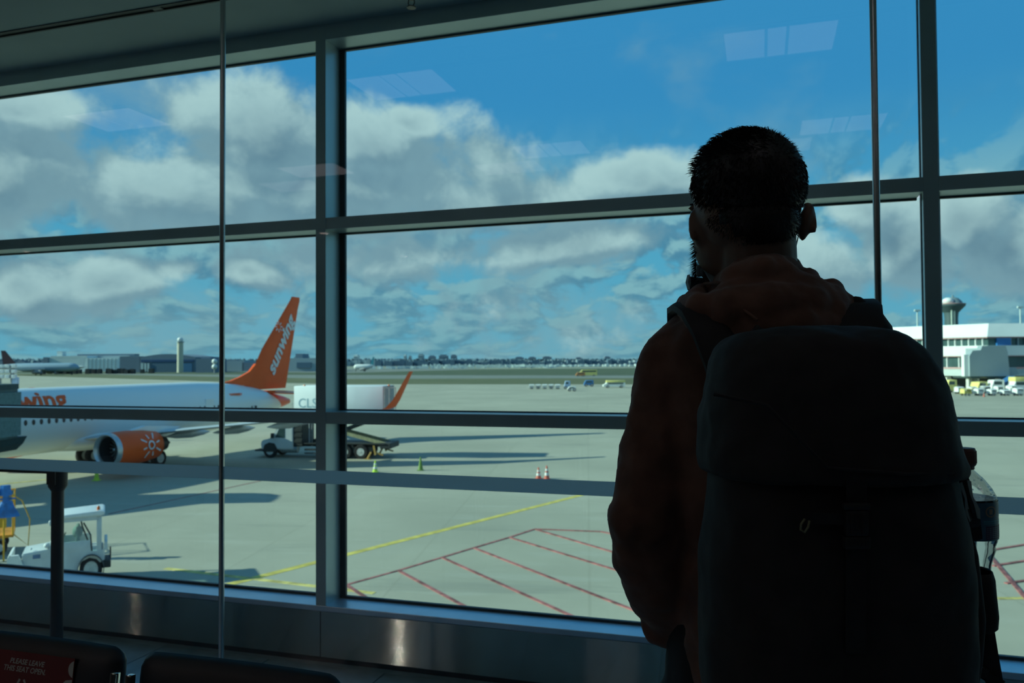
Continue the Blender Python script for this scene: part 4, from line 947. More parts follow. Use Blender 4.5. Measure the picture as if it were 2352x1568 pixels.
for dx in (-1.1, -.3):
    b = B(); box(b, dx - .2, dx + .2, -2.6, -2.2, 0, tzz(705)); obj('shaft_rib', b, mat('rib_pale', (.5, .58, .5), .6), tw)
t2 = ext('radar_tower', 'slim pale tower with a white ball on top above the far hangar', 'tower', gx(414, 620), 620, APRON)
k2 = 620 / F; z2 = lambda v: (834 - v) * k2 + EYE - APRON
b = B(); lathe(b, [(2.3, 0), (2.2, z2(784))], (0, 0, 0), 'z', 16); obj('shaft', b, mat('tower_cream', (.55, .53, .42), .7), t2, 30)
b = B(); lathe(b, [(2.9, z2(785)), (2.9, z2(783))], (0, 0, 0), 'z', 16); obj('gallery', b, M_tgy, t2, 30)
b = B(); ball(b, (0, 0, z2(779)), (2.2, 2.2, 1.9), 16); obj('dome', b, M_vw, t2, 60)
for (u_, Yp, vt, wd) in ((2345, 250, 706, 'rightmost'), (2108, 250, 712, 'left of the thick window post')):
    t = ext('light_mast', 'slender pale lighting mast rising behind the terminal roof, ' + wd, 'light mast', gx(u_, Yp), Yp, APRON)
    h_ = (821 - vt) / F * Yp + EYE - APRON
    b = B(); lathe(b, [(.35, 0), (.2, h_)], (0, 0, 0), 'z', 10); obj('pole', b, mat('mast_pale', (.5, .6, .6), .5), t, 40)
    b = B(); box(b, -.9, .9, -.3, .3, h_, h_ + .6, .05); obj('lamp_head', b, mat('mast_pale', (.5, .6, .6), .5), t)
# ground equipment in front of the terminal
random.seed(11)
eq = [(2203, 897, 'w'), (2215, 901, 'y'), (2228, 898, 'w'), (2240, 893, 'w'), (2252, 900, 'g'), (2263, 895, 'w'), (2276, 899, 'w'), (2290, 895, 'w'), (2204, 903, 'w'), (2300, 900, 'w')]
place_w = ['by the backpack edge', 'yellow one second along', 'below the lit lower glazing', 'in front of the first gate support', 'grey one, middle', 'under the left half of the grey gate block', 'centre of the row', 'under the right half of the grey gate block', 'frontmost at the left end', 'just left of the big parked truck']
for i_, ((u_, v_, kk), wd) in enumerate(zip(eq, place_w)):
    v_ = 904.5 + (i_ % 2) * 4; u_ = 2203 + i_ * 15
    cart(u_, v_, 'airport ground cart parked before the terminal, ' + wd, random.uniform(1.0, 1.35), random.uniform(.9, 1.5), M_vy if kk == 'y' else M_vw if kk == 'w' else M_tg, M_vy if kk == 'y' else M_vw, grp='carts before the terminal')
van(2248, 901, 'yellow container loader under the grey gate block', 'truck', 2.6, 2.0, 2.2, M_vy, None, .3, 'container_loader'); van(2286, 901, 'white container truck with slatted sides by the blue stair', 'truck', 2.6, 2.0, 2.6, M_vw, None, 0, 'container_truck')
van(2339, 901.5, 'white truck with dark wheels at the right edge of the picture', 'truck', 3.6, 2.2, 2.5, M_vw, M_vy, 0, 'tanker_truck')
cone(2260, 911, 'small dark red cone among the terminal carts', M_cr, .7, None, 'apron cones')
van(2182, 901, 'yellow vehicle beside the thick window post at the terminal', 'truck', 2.0, 1.8, 2.6, M_vy, None, 0, 'service_truck')

# ------------------------------------------------------------------ far side of the airfield
def far(name, lab, cat, u, Y, grp=None): return ext(name, lab, cat, gx(u, Y), Y, APRON, 0, grp)
def hz_(u): return 830 - .0066 * (u - CX)
def zf(v, u, Y): return (hz_(u) - v) * Y / F + EYE - APRON
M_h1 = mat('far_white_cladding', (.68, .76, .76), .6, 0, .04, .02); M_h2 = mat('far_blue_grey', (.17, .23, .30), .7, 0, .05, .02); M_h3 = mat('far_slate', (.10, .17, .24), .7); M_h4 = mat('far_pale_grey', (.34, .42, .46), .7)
Yh = 760
h = far('hangar', 'long white hangar with bright stepped roof on the far left', 'building', 100, Yh)
def fb_(parent, name, u0, u1, v0, v1, m, d0=0, d1=40, Y=Yh, u=100, arch=0):
    X0, X1 = gx(u0, Y) - gx(u, Y), gx(u1, Y) - gx(u, Y); z0 = max(0, zf(v1, (u0 + u1) / 2, Y)); z1 = zf(v0, (u0 + u1) / 2, Y)
    b = B()
    if arch: prism(b, [(X0, z0), (X1, z0)] + [(X1 + (X0 - X1) * k / 12, z1 + arch * sin(pi * k / 12)) for k in range(13)], 'y', d0, d1)
    else: box(b, X0, X1, d0, d1, z0, z1)
    return obj(name, b, m, parent)
fb_(h, 'main_hall', 112, 272, 822, 858, M_h1); fb_(h, 'roof_step', 116, 200, 817, 822, M_h1, 0, 30); fb_(h, 'stair_tower', 124, 136, 806, 818, M_h1, 5, 12); fb_(h, 'dark_roof_edge', 138, 275, 812, 816, M_h2, 30, 40); fb_(h, 'back_block', 138, 275, 816, 822, M_h4, 20, 40); fb_(h, 'side_tank', 102, 113, 820, 858, M_h2, -2, 20)
for k in range(8): fb_(h, 'wall_rib', 202 + k * 9, 203.2 + k * 9, 823, 856, M_h4, -.6, 0)
h = far('hangar', 'dark blue arched hangar with wide doors below the slim tower', 'building', 350, 640)
fb_(h, 'left_wing', 275, 322, 818, 858, M_h2, 0, 40, 640, 350); fb_(h, 'main_hall', 320, 448, 820, 858, M_h2, 0, 50, 640, 350, 2.6); fb_(h, 'blue_band', 325, 446, 826, 831, mat('band_blue', (.02, .08, .20), .5), -1, 0, 640, 350)
fb_(h, 'door', 350, 418, 832, 858, M_h3, -.8, 0, 640, 350); fb_(h, 'door', 420, 442, 834, 858, mat('door_blue', (.06, .18, .34), .5), -.8, 0, 640, 350)
for u_ in (326, 333, 340): fb_(h, 'white_door_post', u_, u_ + 4, 834, 853, M_h1, -1.2, 0, 640, 350)
h = far('office_block', 'low blue grey block with a stepped roof right of the dark hangar', 'building', 468, 600)
fb_(h, 'hall', 450, 488, 824, 860, M_h2, 0, 30, 600, 468); fb_(h, 'roof_step', 456, 478, 819, 824, M_h2, 5, 25, 600, 468)
h = far('storage_tank', 'bright white pair of tanks next to the steel pole', 'tank', 493, 560)
for v_ in (830, 842):
    b = B(); ball(b, (0, 0, zf(v_, 493, 560)), (1.9, 1.9, 1.9), 14); obj('tank', b, M_vw, h, 60)
b = B(); lathe(b, [(.6, 0), (.6, zf(830, 493, 560))], (0, 0, 0), 'z', 10); obj('stand', b, M_tg, h)
h = far('cargo_hall', 'pale cargo hall with a dark loading opening behind the tail fin', 'building', 690, 640)
fb_(h, 'hall', 660, 730, 822, 856, M_h4, 0, 40, 640, 690); fb_(h, 'upper_block', 675, 691, 812, 822, M_h2, 5, 25, 640, 690); fb_(h, 'loading_opening', 682, 715, 832, 845, M_h3, -1, 0, 640, 690); fb_(h, 'left_shed', 645, 662, 828, 856, M_h3, 0, 30, 640, 690)
h = far('cargo_hall', 'low pale sheds left of the orange tail fin', 'building', 560, 700)
fb_(h, 'shed', 518, 560, 828, 856, M_h4, 0, 30, 700, 560); fb_(h, 'shed', 556, 600, 832, 856, M_h2, 0, 30, 700, 560)
# distant parked airliners
def far_jet(u, v, Y, L, lab, tail, body, flip=1, rz=0.0, R=None):
    t = ext('distant_airliner', lab, 'airplane', gx(u, Y), Y, APRON, rz, 'distant airliners')
    R = R or L * .055; zc = R * 1.75
    b = B(); loft(b, [ring((flip * L * x, 0, zc + R * dz), R * r, R * r, 'x', 20) for x, r, dz in ((-.5, .05, -.1), (-.485, .4, -.1), (-.44, .85, 0), (-.38, 1, 0), (.2, 1, 0), (.36, .62, .25), (.48, .15, .5))]); obj('fuselage', b, body, t, 60)
    b = B(); prism(b, [(flip * L * .30, zc + R * .9), (flip * L * .44, zc + R * 3.9), (flip * L * .49, zc + R * 3.9), (flip * L * .46, zc + R * .6)], 'y', -.25, .25); obj('tail_fin', b, tail, t)
    for s_ in (-1, 1):
        b = B(); prism(b, [(flip * -L * .1, s_ * R * .8), (flip * L * .12, s_ * L * .44), (flip * L * .16, s_ * L * .44), (flip * L * .08, s_ * R * .8)], 'z', zc - R * .5, zc - R * .3); obj('wing', b, M_alu, t)
        b = B(); lathe(b, [(R * .35, -R), (R * .5, -R * .8), (R * .4, R)], (flip * -L * .05, s_ * L * .15, zc - R * 1.0), 'x', 14); obj('engine', b, M_tg, t, 50)
        b = B(); prism(b, [(flip * L * .38, s_ * R * .2), (flip * L * .46, s_ * L * .15), (flip * L * .49, s_ * L * .15), (flip * L * .46, s_ * R * .2)], 'z', zc + R * .4, zc + R * .5); obj('stabilizer', b, M_alu, t)
        b = B(); tube(b, [(flip * L * .02, s_ * R, 0), (flip * L * .02, s_ * R, zc - R)], R * .18, 8); obj('gear', b, M_ch, t)
    b = B(); tube(b, [(flip * -L * .4, 0, 0), (flip * -L * .4, 0, zc - R)], R * .15, 8); obj('gear', b, M_ch, t)
    return t
M_bt = mat('tail_black', (.02, .02, .03), .4); M_fs = mat('fuselage_blue_white', (.30, .42, .52), .4)
far_jet(92, 850, 520, 52, 'long airliner with a black tail on the far left', mat('tail_maroon', (.05, .015, .025), .4), M_fs, -1)
far_jet(140, 849, 640, 40, 'white airliner parked just before the white hangar', M_h1, M_vw, 1)
far_jet(836, 851, 620, 16, 'small white airliner with teal tail right of the centre post', mat('tail_teal', (.08, .35, .42), .4), M_vw, 1, 0, 2.0)
far_jet(654, 848, 700, 12, 'tiny white airplane next to the fin above the truck', M_vw, M_vw, 1, 0, 1.5)
# skyline: tower blocks far away, tree line, parked rows
random.seed(5)
sk = [(927, 932, 813, 'w'), (938, 943, 816, 'g'), (960, 972, 812, 'g'), (984, 999, 816, 'd'), (1008, 1028, 814, 'd'), (1035, 1048, 814, 'd'), (1183, 1203, 819, 'd'), (1214, 1231, 819, 'd'), (1246, 1267, 818, 'd'), (1322, 1336, 820, 'd'), (1388, 1402, 818, 'd'), (1410, 1415, 825, 'w'), (812, 822, 814, 'w'), (1234, 1239, 826, 'w'), (675, 680, 818, 'g'), (700, 705, 816, 'g')]
Ys = 2300
sk_where = ['tall and slim above the winglet tip', 'just right of the slim white one', 'third in the skyline cluster', 'wide and boxy, fourth in the skyline cluster', 'widest, fifth in the skyline cluster', 'last at the right of the skyline cluster',
 'above the baggage cart train, leftmost of three', 'above the baggage cart train, middle of three', 'above the baggage cart train, rightmost of three', 'above the far orange vehicle', 'nearest the left of the backpacked man', 'very slim, beside the man sleeve',
 'directly right of the centre window post', 'slim and low between two dark blocks', 'behind the fin above the cargo hall', 'just left of the centre window post']
for i, (u0, u1, v0, kk) in enumerate(sk):
    um = (u0 + u1) / 2
    t = far('tower_block', 'distant %s city tower block %s' % ({'w': 'white', 'g': 'grey', 'd': 'dark'}[kk], sk_where[i]), 'building', um, Ys, 'skyline tower blocks')
    W_ = gx(u1, Ys) - gx(u0, Ys); Hh = zf(v0, um, Ys)
    m_ = {'w': M_h1, 'g': M_h4, 'd': M_h2}[kk]
    b = B(); box(b, -W_ / 2, W_ / 2, 0, 30, 0, Hh * .9); obj('block', b, m_, t)
    b = B(); box(b, -W_ * .35, W_ * .3, 5, 25, Hh * .9, Hh); obj('roof_storey', b, m_, t)
    b = B()
    for z_ in range(1, 5): box(b, -W_ * .45, W_ * .45, -.4, 0, Hh * .9 * z_ / 5 - 1.2, Hh * .9 * z_ / 5 + 1.2)
    obj('window_row', b, M_h3, t, kind='stuff')
def strip(name, lab, cat, m, Y, u0, u1, vt, amp, step, base=0.0, seed=1, depth=18):
    random.seed(seed); b = B(); u = u0
    while u < u1:
        wd = random.uniform(step * .6, step * 1.6); v_ = vt + random.uniform(-amp, amp); um = u + wd / 2
        hgt = max(zf(v_, um, Y) - base, .6)
        r = V(gx(um, Y), Y + random.uniform(0, 30)); M_ = Matrix.Translation((r.x, r.y, APRON + base)) @ Matrix.Rotation(PHI, 4, 'Z')
        box(b, -wd / F * Y / 2, wd / F * Y / 2, 0, depth, 0, hgt, 0, M_); u += wd * random.uniform(.8, 1.2)
    o = obj(name, b, m); return tag(o, lab, cat, None, 'stuff')
def trees(name, lab, m, Y, u0, u1, vt, amp, seed):
    random.seed(seed); b = B(); u = u0
    while u < u1:
        v_ = vt + random.uniform(-amp, amp * .7); hgt = zf(v_, u, Y); r = V(gx(u, Y), Y + random.uniform(0, 40)); wd = random.uniform(3, 8) / F * Y
        q = bmesh.ops.create_icosphere(b, subdivisions=1, radius=1.0, matrix=Matrix.Translation((r.x, r.y, APRON + hgt / 2)) @ Matrix.Diagonal((wd, wd, max(hgt / 2, 1), 1)))
        u += random.uniform(1.5, 4)
    o = obj(name, b, m, None, 180); return tag(o, lab, 'trees', None, 'stuff')
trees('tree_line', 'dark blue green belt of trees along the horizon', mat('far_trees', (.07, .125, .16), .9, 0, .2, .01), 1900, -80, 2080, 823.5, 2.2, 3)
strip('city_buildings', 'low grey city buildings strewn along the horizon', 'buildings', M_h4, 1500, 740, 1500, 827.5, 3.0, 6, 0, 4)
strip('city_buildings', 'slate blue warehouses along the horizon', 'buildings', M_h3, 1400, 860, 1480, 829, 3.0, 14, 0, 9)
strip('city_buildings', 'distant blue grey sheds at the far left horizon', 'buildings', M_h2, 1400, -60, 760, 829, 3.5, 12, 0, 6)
strip('parked_vehicles', 'rows of pale parked vehicles across the airfield', 'vehicles', M_h1, 980, 965, 1480, 836.8, 1.6, 3.6, 0, 12, 5)
strip('parked_vehicles', 'scattered small white vehicles near the far stands', 'vehicles', M_h1, 820, 840, 1280, 841.0, 1.0, 6, 0, 14, 4)
strip('parked_vehicles', 'dark equipment crowd below the distant left airliners', 'vehicles', M_ch, 560, 60, 320, 848, 1.8, 6, 0, 18, 3)
#PART3
# ================================================================== THE MAN AT THE WINDOW
PX, PY = .392, 1.27
man = ext('person', 'man with short dark hair, dark brown hoodie and lowered mask, seen from behind', 'person', PX, PY, 0)
def L(u, v, Y):
    p = at_depth(u, v, Y); return Vector((p.x - PX, p.y - PY, p.z))
K = 1.25 / F
M_skin = mat('skin', (.16, .085, .055), .55, 0, .06, 12); M_hair = mat('black_hair', (.006, .005, .005), .5)
M_hood = mat('brown_fleece', (.14, .068, .048), .95, 0, .12, 18, .0006, .3, None, 0, .15)
M_jean = mat('dark_trousers', (.006, .006, .008), .9, 0, .1, 20)
HY = 1.245
hc = L(1709, 441, HY)
yaw = radians(19)
HR = Matrix.Translation(hc) @ Matrix.Rotation(yaw, 4, 'Z')
def hb(c, r, rot=None):                                  # head-frame blob: x right, y forward (the way he faces), z up
    q = bmesh.ops.create_uvsphere(b, u_segments=24, v_segments=16, radius=1.0)
    M_ = HR @ Matrix.Translation(Vector(c)) @ (Euler(rot).to_matrix().to_4x4() if rot else Matrix.Identity(4)) @ Matrix.Diagonal((*r, 1))
    bmesh.ops.transform(b, matrix=M_, verts=q['verts'])
b = B()
hb((0, -.006, 0.0), (.0775, .095, .084)); hb((0, .0, -.030), (.074, .085, .075)); hb((0, .035, -.075), (.060, .062, .065)); hb((0, .065, -.118), (.034, .030, .026))
hb((0, .050, -.050), (.058, .048, .055)); hb((0, .088, -.045), (.011, .020, .020)); hb((0, .103, -.060), (.016, .014, .012)); hb((0, .094, -.030), (.009, .012, .025))
hb((0, .086, -.012), (.048, .014, .009)); hb((0, .090, -.088), (.022, .012, .006)); hb((0, .088, -.097), (.020, .012, .007))
for s_ in (-1, 1): hb((s_ * .034, .070, -.048), (.020, .022, .018))
n0, n1 = L(1738, 545, HY - .01), L(1750, 700, HY + .0)
capsule(b, [L(1728, 500, HY + .005), n0, L(1742, 620, HY), n1], [.064, .0585, .0585, .068], 20)
# ears: rimmed discs standing off the head
def ear(cu, cv, Y, side, hh, out, lean):
    c0 = L(cu, cv, Y); q = bmesh.ops.create_uvsphere(b, u_segments=20, v_segments=14, radius=1.0)
    M_ = Matrix.Translation(c0) @ Matrix.Rotation(lean, 4, 'Y') @ Matrix.Rotation(side * -.55, 4, 'Z') @ Matrix.Diagonal((.0075 + out, .017, hh, 1))
    for v in q['verts']: v.co.x += .25 * (v.co.z > 0) * v.co.z
    bmesh.ops.transform(b, matrix=M_, verts=q['verts'])
    tube(b, [c0 + Vector((side * (.004 + .008 * cos(a)), -.004 + .012 * sin(a) * .6, hh * .92 * sin(a) + .001)) for a in [-.9 + k * .34 for k in range(10)]], .0042, 8)
    ball(b, c0 + Vector((-side * .004, .002, -hh * .72)), (.006, .009, .010), 10)
ear(1850, 508, HY - .002, 1, .029, .0035, .22); ear(1603, 525, HY + .012, -1, .029, .0035, -.16)
hd = obj('head', b, M_skin, man); fuse(hd, .0038, 2)
# eyes, lips and brows on the far side of the head
for s_ in (-1, 1):
    b = B(); hb((s_ * .031, .0865, -.022), (.012, .009, .0085)); obj('eyeball', b, mat('eye_white', (.6, .58, .55), .2), hd, 180)
    b = B(); hb((s_ * .031, .0950, -.022), (.0048, .0014, .0048)); obj('iris', b, mat('iris_brown', (.03, .015, .008), .2), hd, 180)
    b = B(); hb((s_ * .027, .0925, -.006), (.014, .005, .0033), (0, s_ * -.12, 0)); obj('eyebrow', b, M_hair, hd, 180)
b = B(); hb((0, .101, -.0905), (.020, .006, .0042)); hb((0, .100, -.097), (.018, .006, .0045)); lp = obj('lips', b, mat('lips', (.16, .06, .05), .5), hd, 180)
# hair: a cap following the skull plus strands
def hairline(a, fwd):
    return 0
b = B(); hb((0, -.008, .006), (.0800, .0985, .0885))
for v in list(b.verts):
    p = HR.inverted() @ v.co
    lim = -.030 + .085 * max(0, p.y / .1) if p.y > -.01 else -.030 - .055 * min(1, (-p.y - .01) / .04)
    if p.z < lim: b.verts.remove(v)
hb((0, -.012, -.050), (.0715, .083, .055))
for v in [v for v in b.verts if (HR.inverted() @ v.co).z < 0]:
    p = HR.inverted() @ v.co
    lim = -.034 + .085 * max(0, p.y / .1) if p.y > -.01 else -.034 - .066 * min(1, (-p.y - .01) / .04)
    if p.z < lim: b.verts.remove(v)
hair = obj('hair', b, M_hair, man, 180)
sm = hair.modifiers.new('s', 'SOLIDIFY'); sm.thickness = .002; bake(hair)
b = B(); rnd = random.Random(3); Hi = HR
n_s = 0
while n_s < 5200:
    th_ = rnd.uniform(0, 2 * pi); cz = rnd.uniform(-.72, 1.0); sr = sqrt(max(0, 1 - cz * cz))
    p = Vector((.0800 * sr * sin(th_), -.008 + .0985 * sr * cos(th_), .006 + .0885 * cz))
    lim = -.032 + .085 * max(0, p.y / .1) if p.y > -.01 else -.032 - .05 * min(1, (-p.y - .01) / .04)
    if p.z < lim: continue
    nrm = Vector((p.x / .0835 ** 2, (p.y + .008) / .1025 ** 2, (p.z - .006) / .0925 ** 2)).normalized()
    top = max(0, nrm.z); fall = Vector((0, -.15, -1))
    if top > .35: dirn = (nrm * (.22 + .35 * max(0, -p.x / .08)) + Vector((-.45, .75, 0)) + Vector((rnd.gauss(0, .2), rnd.gauss(0, .2), rnd.gauss(0, .08)))).normalized(); ln = rnd.uniform(.010, .019)
    else: dirn = (nrm * (.14 if p.x > 0 else .26) + fall * .8 + Vector((rnd.gauss(0, .18), rnd.gauss(0, .18), rnd.gauss(0, .12)))).normalized(); ln = (rnd.uniform(.004, .007) if p.x > 0 else rnd.uniform(.007, .012)) * (.6 if p.z < -.02 else 1)
    mid = p + dirn * ln * .55 + nrm * ln * .08; tip = p + dirn * ln - Vector((0, 0, ln * .12)); sd_ = dirn.cross(nrm).normalized() * .00055; up_ = dirn.cross(sd_).normalized() * .00055
    A_ = [b.verts.new(Hi @ (p - nrm * .002 + q)) for q in (sd_, -sd_ * .5 + up_, -sd_ * .5 - up_)]
    B_ = [b.verts.new(Hi @ (mid + q * .8)) for q in (sd_, -sd_ * .5 + up_, -sd_ * .5 - up_)]; T_ = b.verts.new(Hi @ tip)
    for i in range(3): b.faces.new((A_[i], A_[(i + 1) % 3], B_[(i + 1) % 3], B_[i])); b.faces.new((B_[i], B_[(i + 1) % 3], T_))
    n_s += 1
def stub(p, nrm, dirn, ln):                               # one short tapered hair
    s1 = dirn.cross(nrm).normalized() * .0006; s2 = dirn.cross(s1).normalized() * .0006; tip = p + dirn * ln
    A_ = [b.verts.new(Hi @ (p - nrm * .0015 + q)) for q in (s1, -s1 * .5 + s2, -s1 * .5 - s2)]; T_ = b.verts.new(Hi @ tip)
    for i in range(3): b.faces.new((A_[i], A_[(i + 1) % 3], T_))
n_s = 0
while n_s < 7000:
    th_ = rnd.uniform(0, 2 * pi); cz = rnd.uniform(-.95, 1.0); sr = sqrt(max(0, 1 - cz * cz)); low_ = n_s % 2
    R3, C3 = ((.0715, .083, .055), (0, -.012, -.050)) if low_ else ((.0800, .0985, .0885), (0, -.008, .006))
    p = Vector((C3[0] + R3[0] * sr * sin(th_), C3[1] + R3[1] * sr * cos(th_), C3[2] + R3[2] * cz))
    back = min(1, max(0, (-p.y + .012) / .06)); lim = -.040 - .052 * back + .10 * max(0, p.y / .1) + rnd.gauss(0, .003)
    if p.z < lim or (low_ and p.z > .0): continue
    nrm = Vector(((p.x - C3[0]) / R3[0] ** 2, (p.y - C3[1]) / R3[1] ** 2, (p.z - C3[2]) / R3[2] ** 2)).normalized()
    up_k = max(0, nrm.z)
    dirn = (nrm * (.30 + .35 * up_k) + Vector((rnd.gauss(0, .25), rnd.gauss(0, .25), -.8 * (1 - up_k)))).normalized()
    stub(p, nrm, dirn, rnd.uniform(.004, .007) if not low_ else rnd.uniform(.003, .006)); n_s += 1
obj('hair_strands', b, M_hair, hair, None, None, 'stuff')
b = B(); rnd = random.Random(8)                            # stubble beard along the jaw
for k in range(1500):
    a = rnd.uniform(-1.25, 1.25); zz_ = rnd.uniform(-.135, -.06) ; r_ = .063 if abs(a) > .5 else .066
    p = Vector((r_ * sin(a), .030 + (.062) * cos(a) * 1.05, zz_)); nrm = Vector((sin(a), cos(a), -.3)).normalized(); tip = p + nrm * rnd.uniform(.004, .009) + Vector((rnd.gauss(0, .002), 0, -.003))
    s1 = Vector((.0005, 0, 0)); s2 = Vector((0, 0, .0005))
    A_ = [b.verts.new(HR @ (p - nrm * .004 + q)) for q in (s1, s2, -s1)]; T_ = b.verts.new(HR @ tip)
    for i in range(3): b.faces.new((A_[i], A_[(i + 1) % 3], T_))
obj('beard', b, M_hair, man, None, None, 'stuff')
# face mask pulled down under the chin, loops over the ears
M_mask = mat('mask_blue_grey', (.20, .27, .30), .8, 0, .05, 20)
b = B(); rg = []
for k in range(13):
    a = -1.15 + 2.3 * k / 12; r_ = .072 + .004 * sin(6 * a)
    c0 = Vector((r_ * sin(a), .028 + .075 * cos(a), -.137))
    rg.append([HR @ (c0 + Vector((sin(a) * q[0], cos(a) * q[0], q[1]))) for q in ((0, -.012), (.003, .0), (0, .012), (-.002, 0))])
loft(b, rg); mk = obj('face_mask', b, M_mask, man, 60)
fold = L(1612, 622, HY + .05)
b = B(); ball(b, fold, (.0062, .009, .0085), 12, (.2, .2, 0)); box(b, -.009, .004, -.006, .006, -.009, .010, .003, Matrix.Translation(fold)); obj('mask_fold', b, M_mask, mk, 60)
b = B(); tube(b, [L(1624, 500, HY), L(1629, 530, HY - .006), L(1629, 570, HY - .002), L(1624, 596, HY + .02), L(1622, 612, HY + .045)], .0009, 6); obj('ear_loop', b, M_mask, mk, 60)
b = B(); bar(b, L(1622, 618, HY + .04), L(1642, 652, HY + .01), .003, .009, (1, 0, 0)); obj('mask_strap', b, M_mask, mk)
b = B(); tube(b, [L(1838, 500, HY), L(1834, 540, HY + .01), L(1826, 575, HY + .05)], .0009, 6); obj('ear_loop', b, M_mask, mk, 60)

# hoodie: trunk and sleeves grown into one skin
b = B(); rings = []
TR = [(592, 1690, 1822, .050), (620, 1665, 1838, .065), (655, 1635, 1850, .08), (695, 1592, 1905, .095), (735, 1545, 1985, .112), (790, 1510, 2030, .122), (860, 1498, 2040, .130), (960, 1515, 2020, .135), (1100, 1535, 2000, .135), (1300, 1548, 1990, .14), (1450, 1556, 1992, .145), (1560, 1560, 1995, .150), (1660, 1562, 2000, .150)]
for v, uL, uR, dy in TR:
    a, c_ = L(uL, v, 1.27), L(uR, v, 1.27); rings.append(ring(((a.x + c_.x) / 2, 0.0, (a.z + c_.z) / 2), (c_.x - a.x) / 2, dy, 'z', 32, 2.4))
loft(b, rings)
capsule(b, [L(1565, 800, 1.27), L(1530, 850, 1.268)], [.050, .052], 18)
capsule(b, [L(1545, 840, 1.268), L(1512, 1000, 1.255), L(1486, 1120, 1.245), L(1478, 1210, 1.24)], [.056, .054, .053, .056], 18)
capsule(b, [L(1478, 1210, 1.24), L(1498, 1290, 1.26), L(1524, 1365, 1.30), L(1560, 1412, 1.34), L(1640, 1430, 1.385)], [.055, .0585, .054, .051, .044], 18)
for (u, v, Y, r) in ((1428, 1170, 1.245, .022), (1433, 1285, 1.25, .021), (1450, 1200, 1.22, .035), (1525, 1425, 1.33, .042), (1550, 1442, 1.34, .034)): ball(b, L(u, v, Y), r, 14)
capsule(b, [L(1985, 800, 1.27), L(2005, 860, 1.268), L(2035, 1000, 1.26), L(2050, 1110, 1.255), L(2050, 1200, 1.25)], [.050, .054, .054, .052, .055], 18)
capsule(b, [L(2050, 1200, 1.25), L(2010, 1330, 1.32), L(1960, 1400, 1.385)], [.054, .050, .042], 18)
hoodie = obj('hoodie', b, M_hood, man); fuse(hoodie, .0075, 4, ((1, .075, .020), (1, .028, .006)))
b = B(); rg = []
for k in range(9):                                         # front pocket that swallows both hands
    a = k / 8; x = -.125 + .25 * a; rg.append([(x, .142 + .052 * sin(pi * a) - .012, .875), (x, .150 + .052 * sin(pi * a), .90), (x, .150 + .052 * sin(pi * a), 1.0), (x, .135 + .052 * sin(pi * a), 1.06), (x, .12, 1.06), (x, .12, .875)])
loft(b, rg); obj('front_pocket', b, M_hood, hoodie, 60)
for s_ in (-1, 1):
    b = B(); tube(b, [(s_ * .03, .105, 1.44), (s_ * .035, .135, 1.38), (s_ * .036, .145, 1.28)], .0025, 6); obj('drawstring', b, mat('cord_grey', (.2, .2, .2)), hoodie)
# hood lying in folds round the neck and on the back
b = B()
capsule(b, [L(1668, 628, 1.25), L(1700, 612, 1.20), L(1740, 604, 1.18), L(1785, 602, 1.18), L(1815, 612, 1.205), L(1830, 630, 1.245)], [.012, .013, .013, .013, .014, .014], 14)
capsule(b, [L(1652, 652, 1.28), L(1690, 640, 1.19), L(1750, 626, 1.165), L(1795, 632, 1.175), L(1818, 650, 1.22)], [.016, .024, .026, .024, .018], 14)
capsule(b, [L(1622, 658, 1.30), L(1606, 675, 1.26), L(1592, 702, 1.22), L(1610, 712, 1.175)], [.011, .014, .022, .026], 14)
capsule(b, [L(1850, 640, 1.27), L(1855, 642, 1.22), L(1860, 668, 1.19)], [.013, .0185, .024], 14)
capsule(b, [L(1898, 666, 1.26), L(1907, 668, 1.21), L(1912, 694, 1.18), L(1905, 720, 1.16)], [.014, .0195, .025, .030], 14)
capsule(b, [L(1580, 706, 1.27), L(1605, 722, 1.20), L(1680, 712, 1.15), L(1760, 706, 1.135), L(1850, 706, 1.15), L(1930, 716, 1.20), L(1942, 722, 1.26)], [.020, .027, .034, .036, .034, .030, .024], 16)
capsule(b, [L(1660, 740, 1.16), L(1740, 752, 1.135), L(1830, 752, 1.135), L(1900, 745, 1.16)], [.028, .034, .036, .030], 16)
ball(b, L(1780, 700, 1.18), (.10, .05, .055), 20)
hood = obj('hood', b, M_hood, hoodie); fuse(hood, .0045, 2, ((1, .045, .006), (1, .018, .003)))
for pts in ([(1618, 652, 1.262), (1650, 648, 1.19), (1720, 668, 1.142), (1800, 660, 1.140), (1840, 690, 1.145), (1836, 740, 1.13)], [(1560, 706, 1.24), (1600, 690, 1.19), (1680, 690, 1.128), (1740, 735, 1.10)]):
    b = B(); tube(b, [L(*p) for p in pts], .0022, 8); obj('hood_seam', b, M_hood, hood, 60)
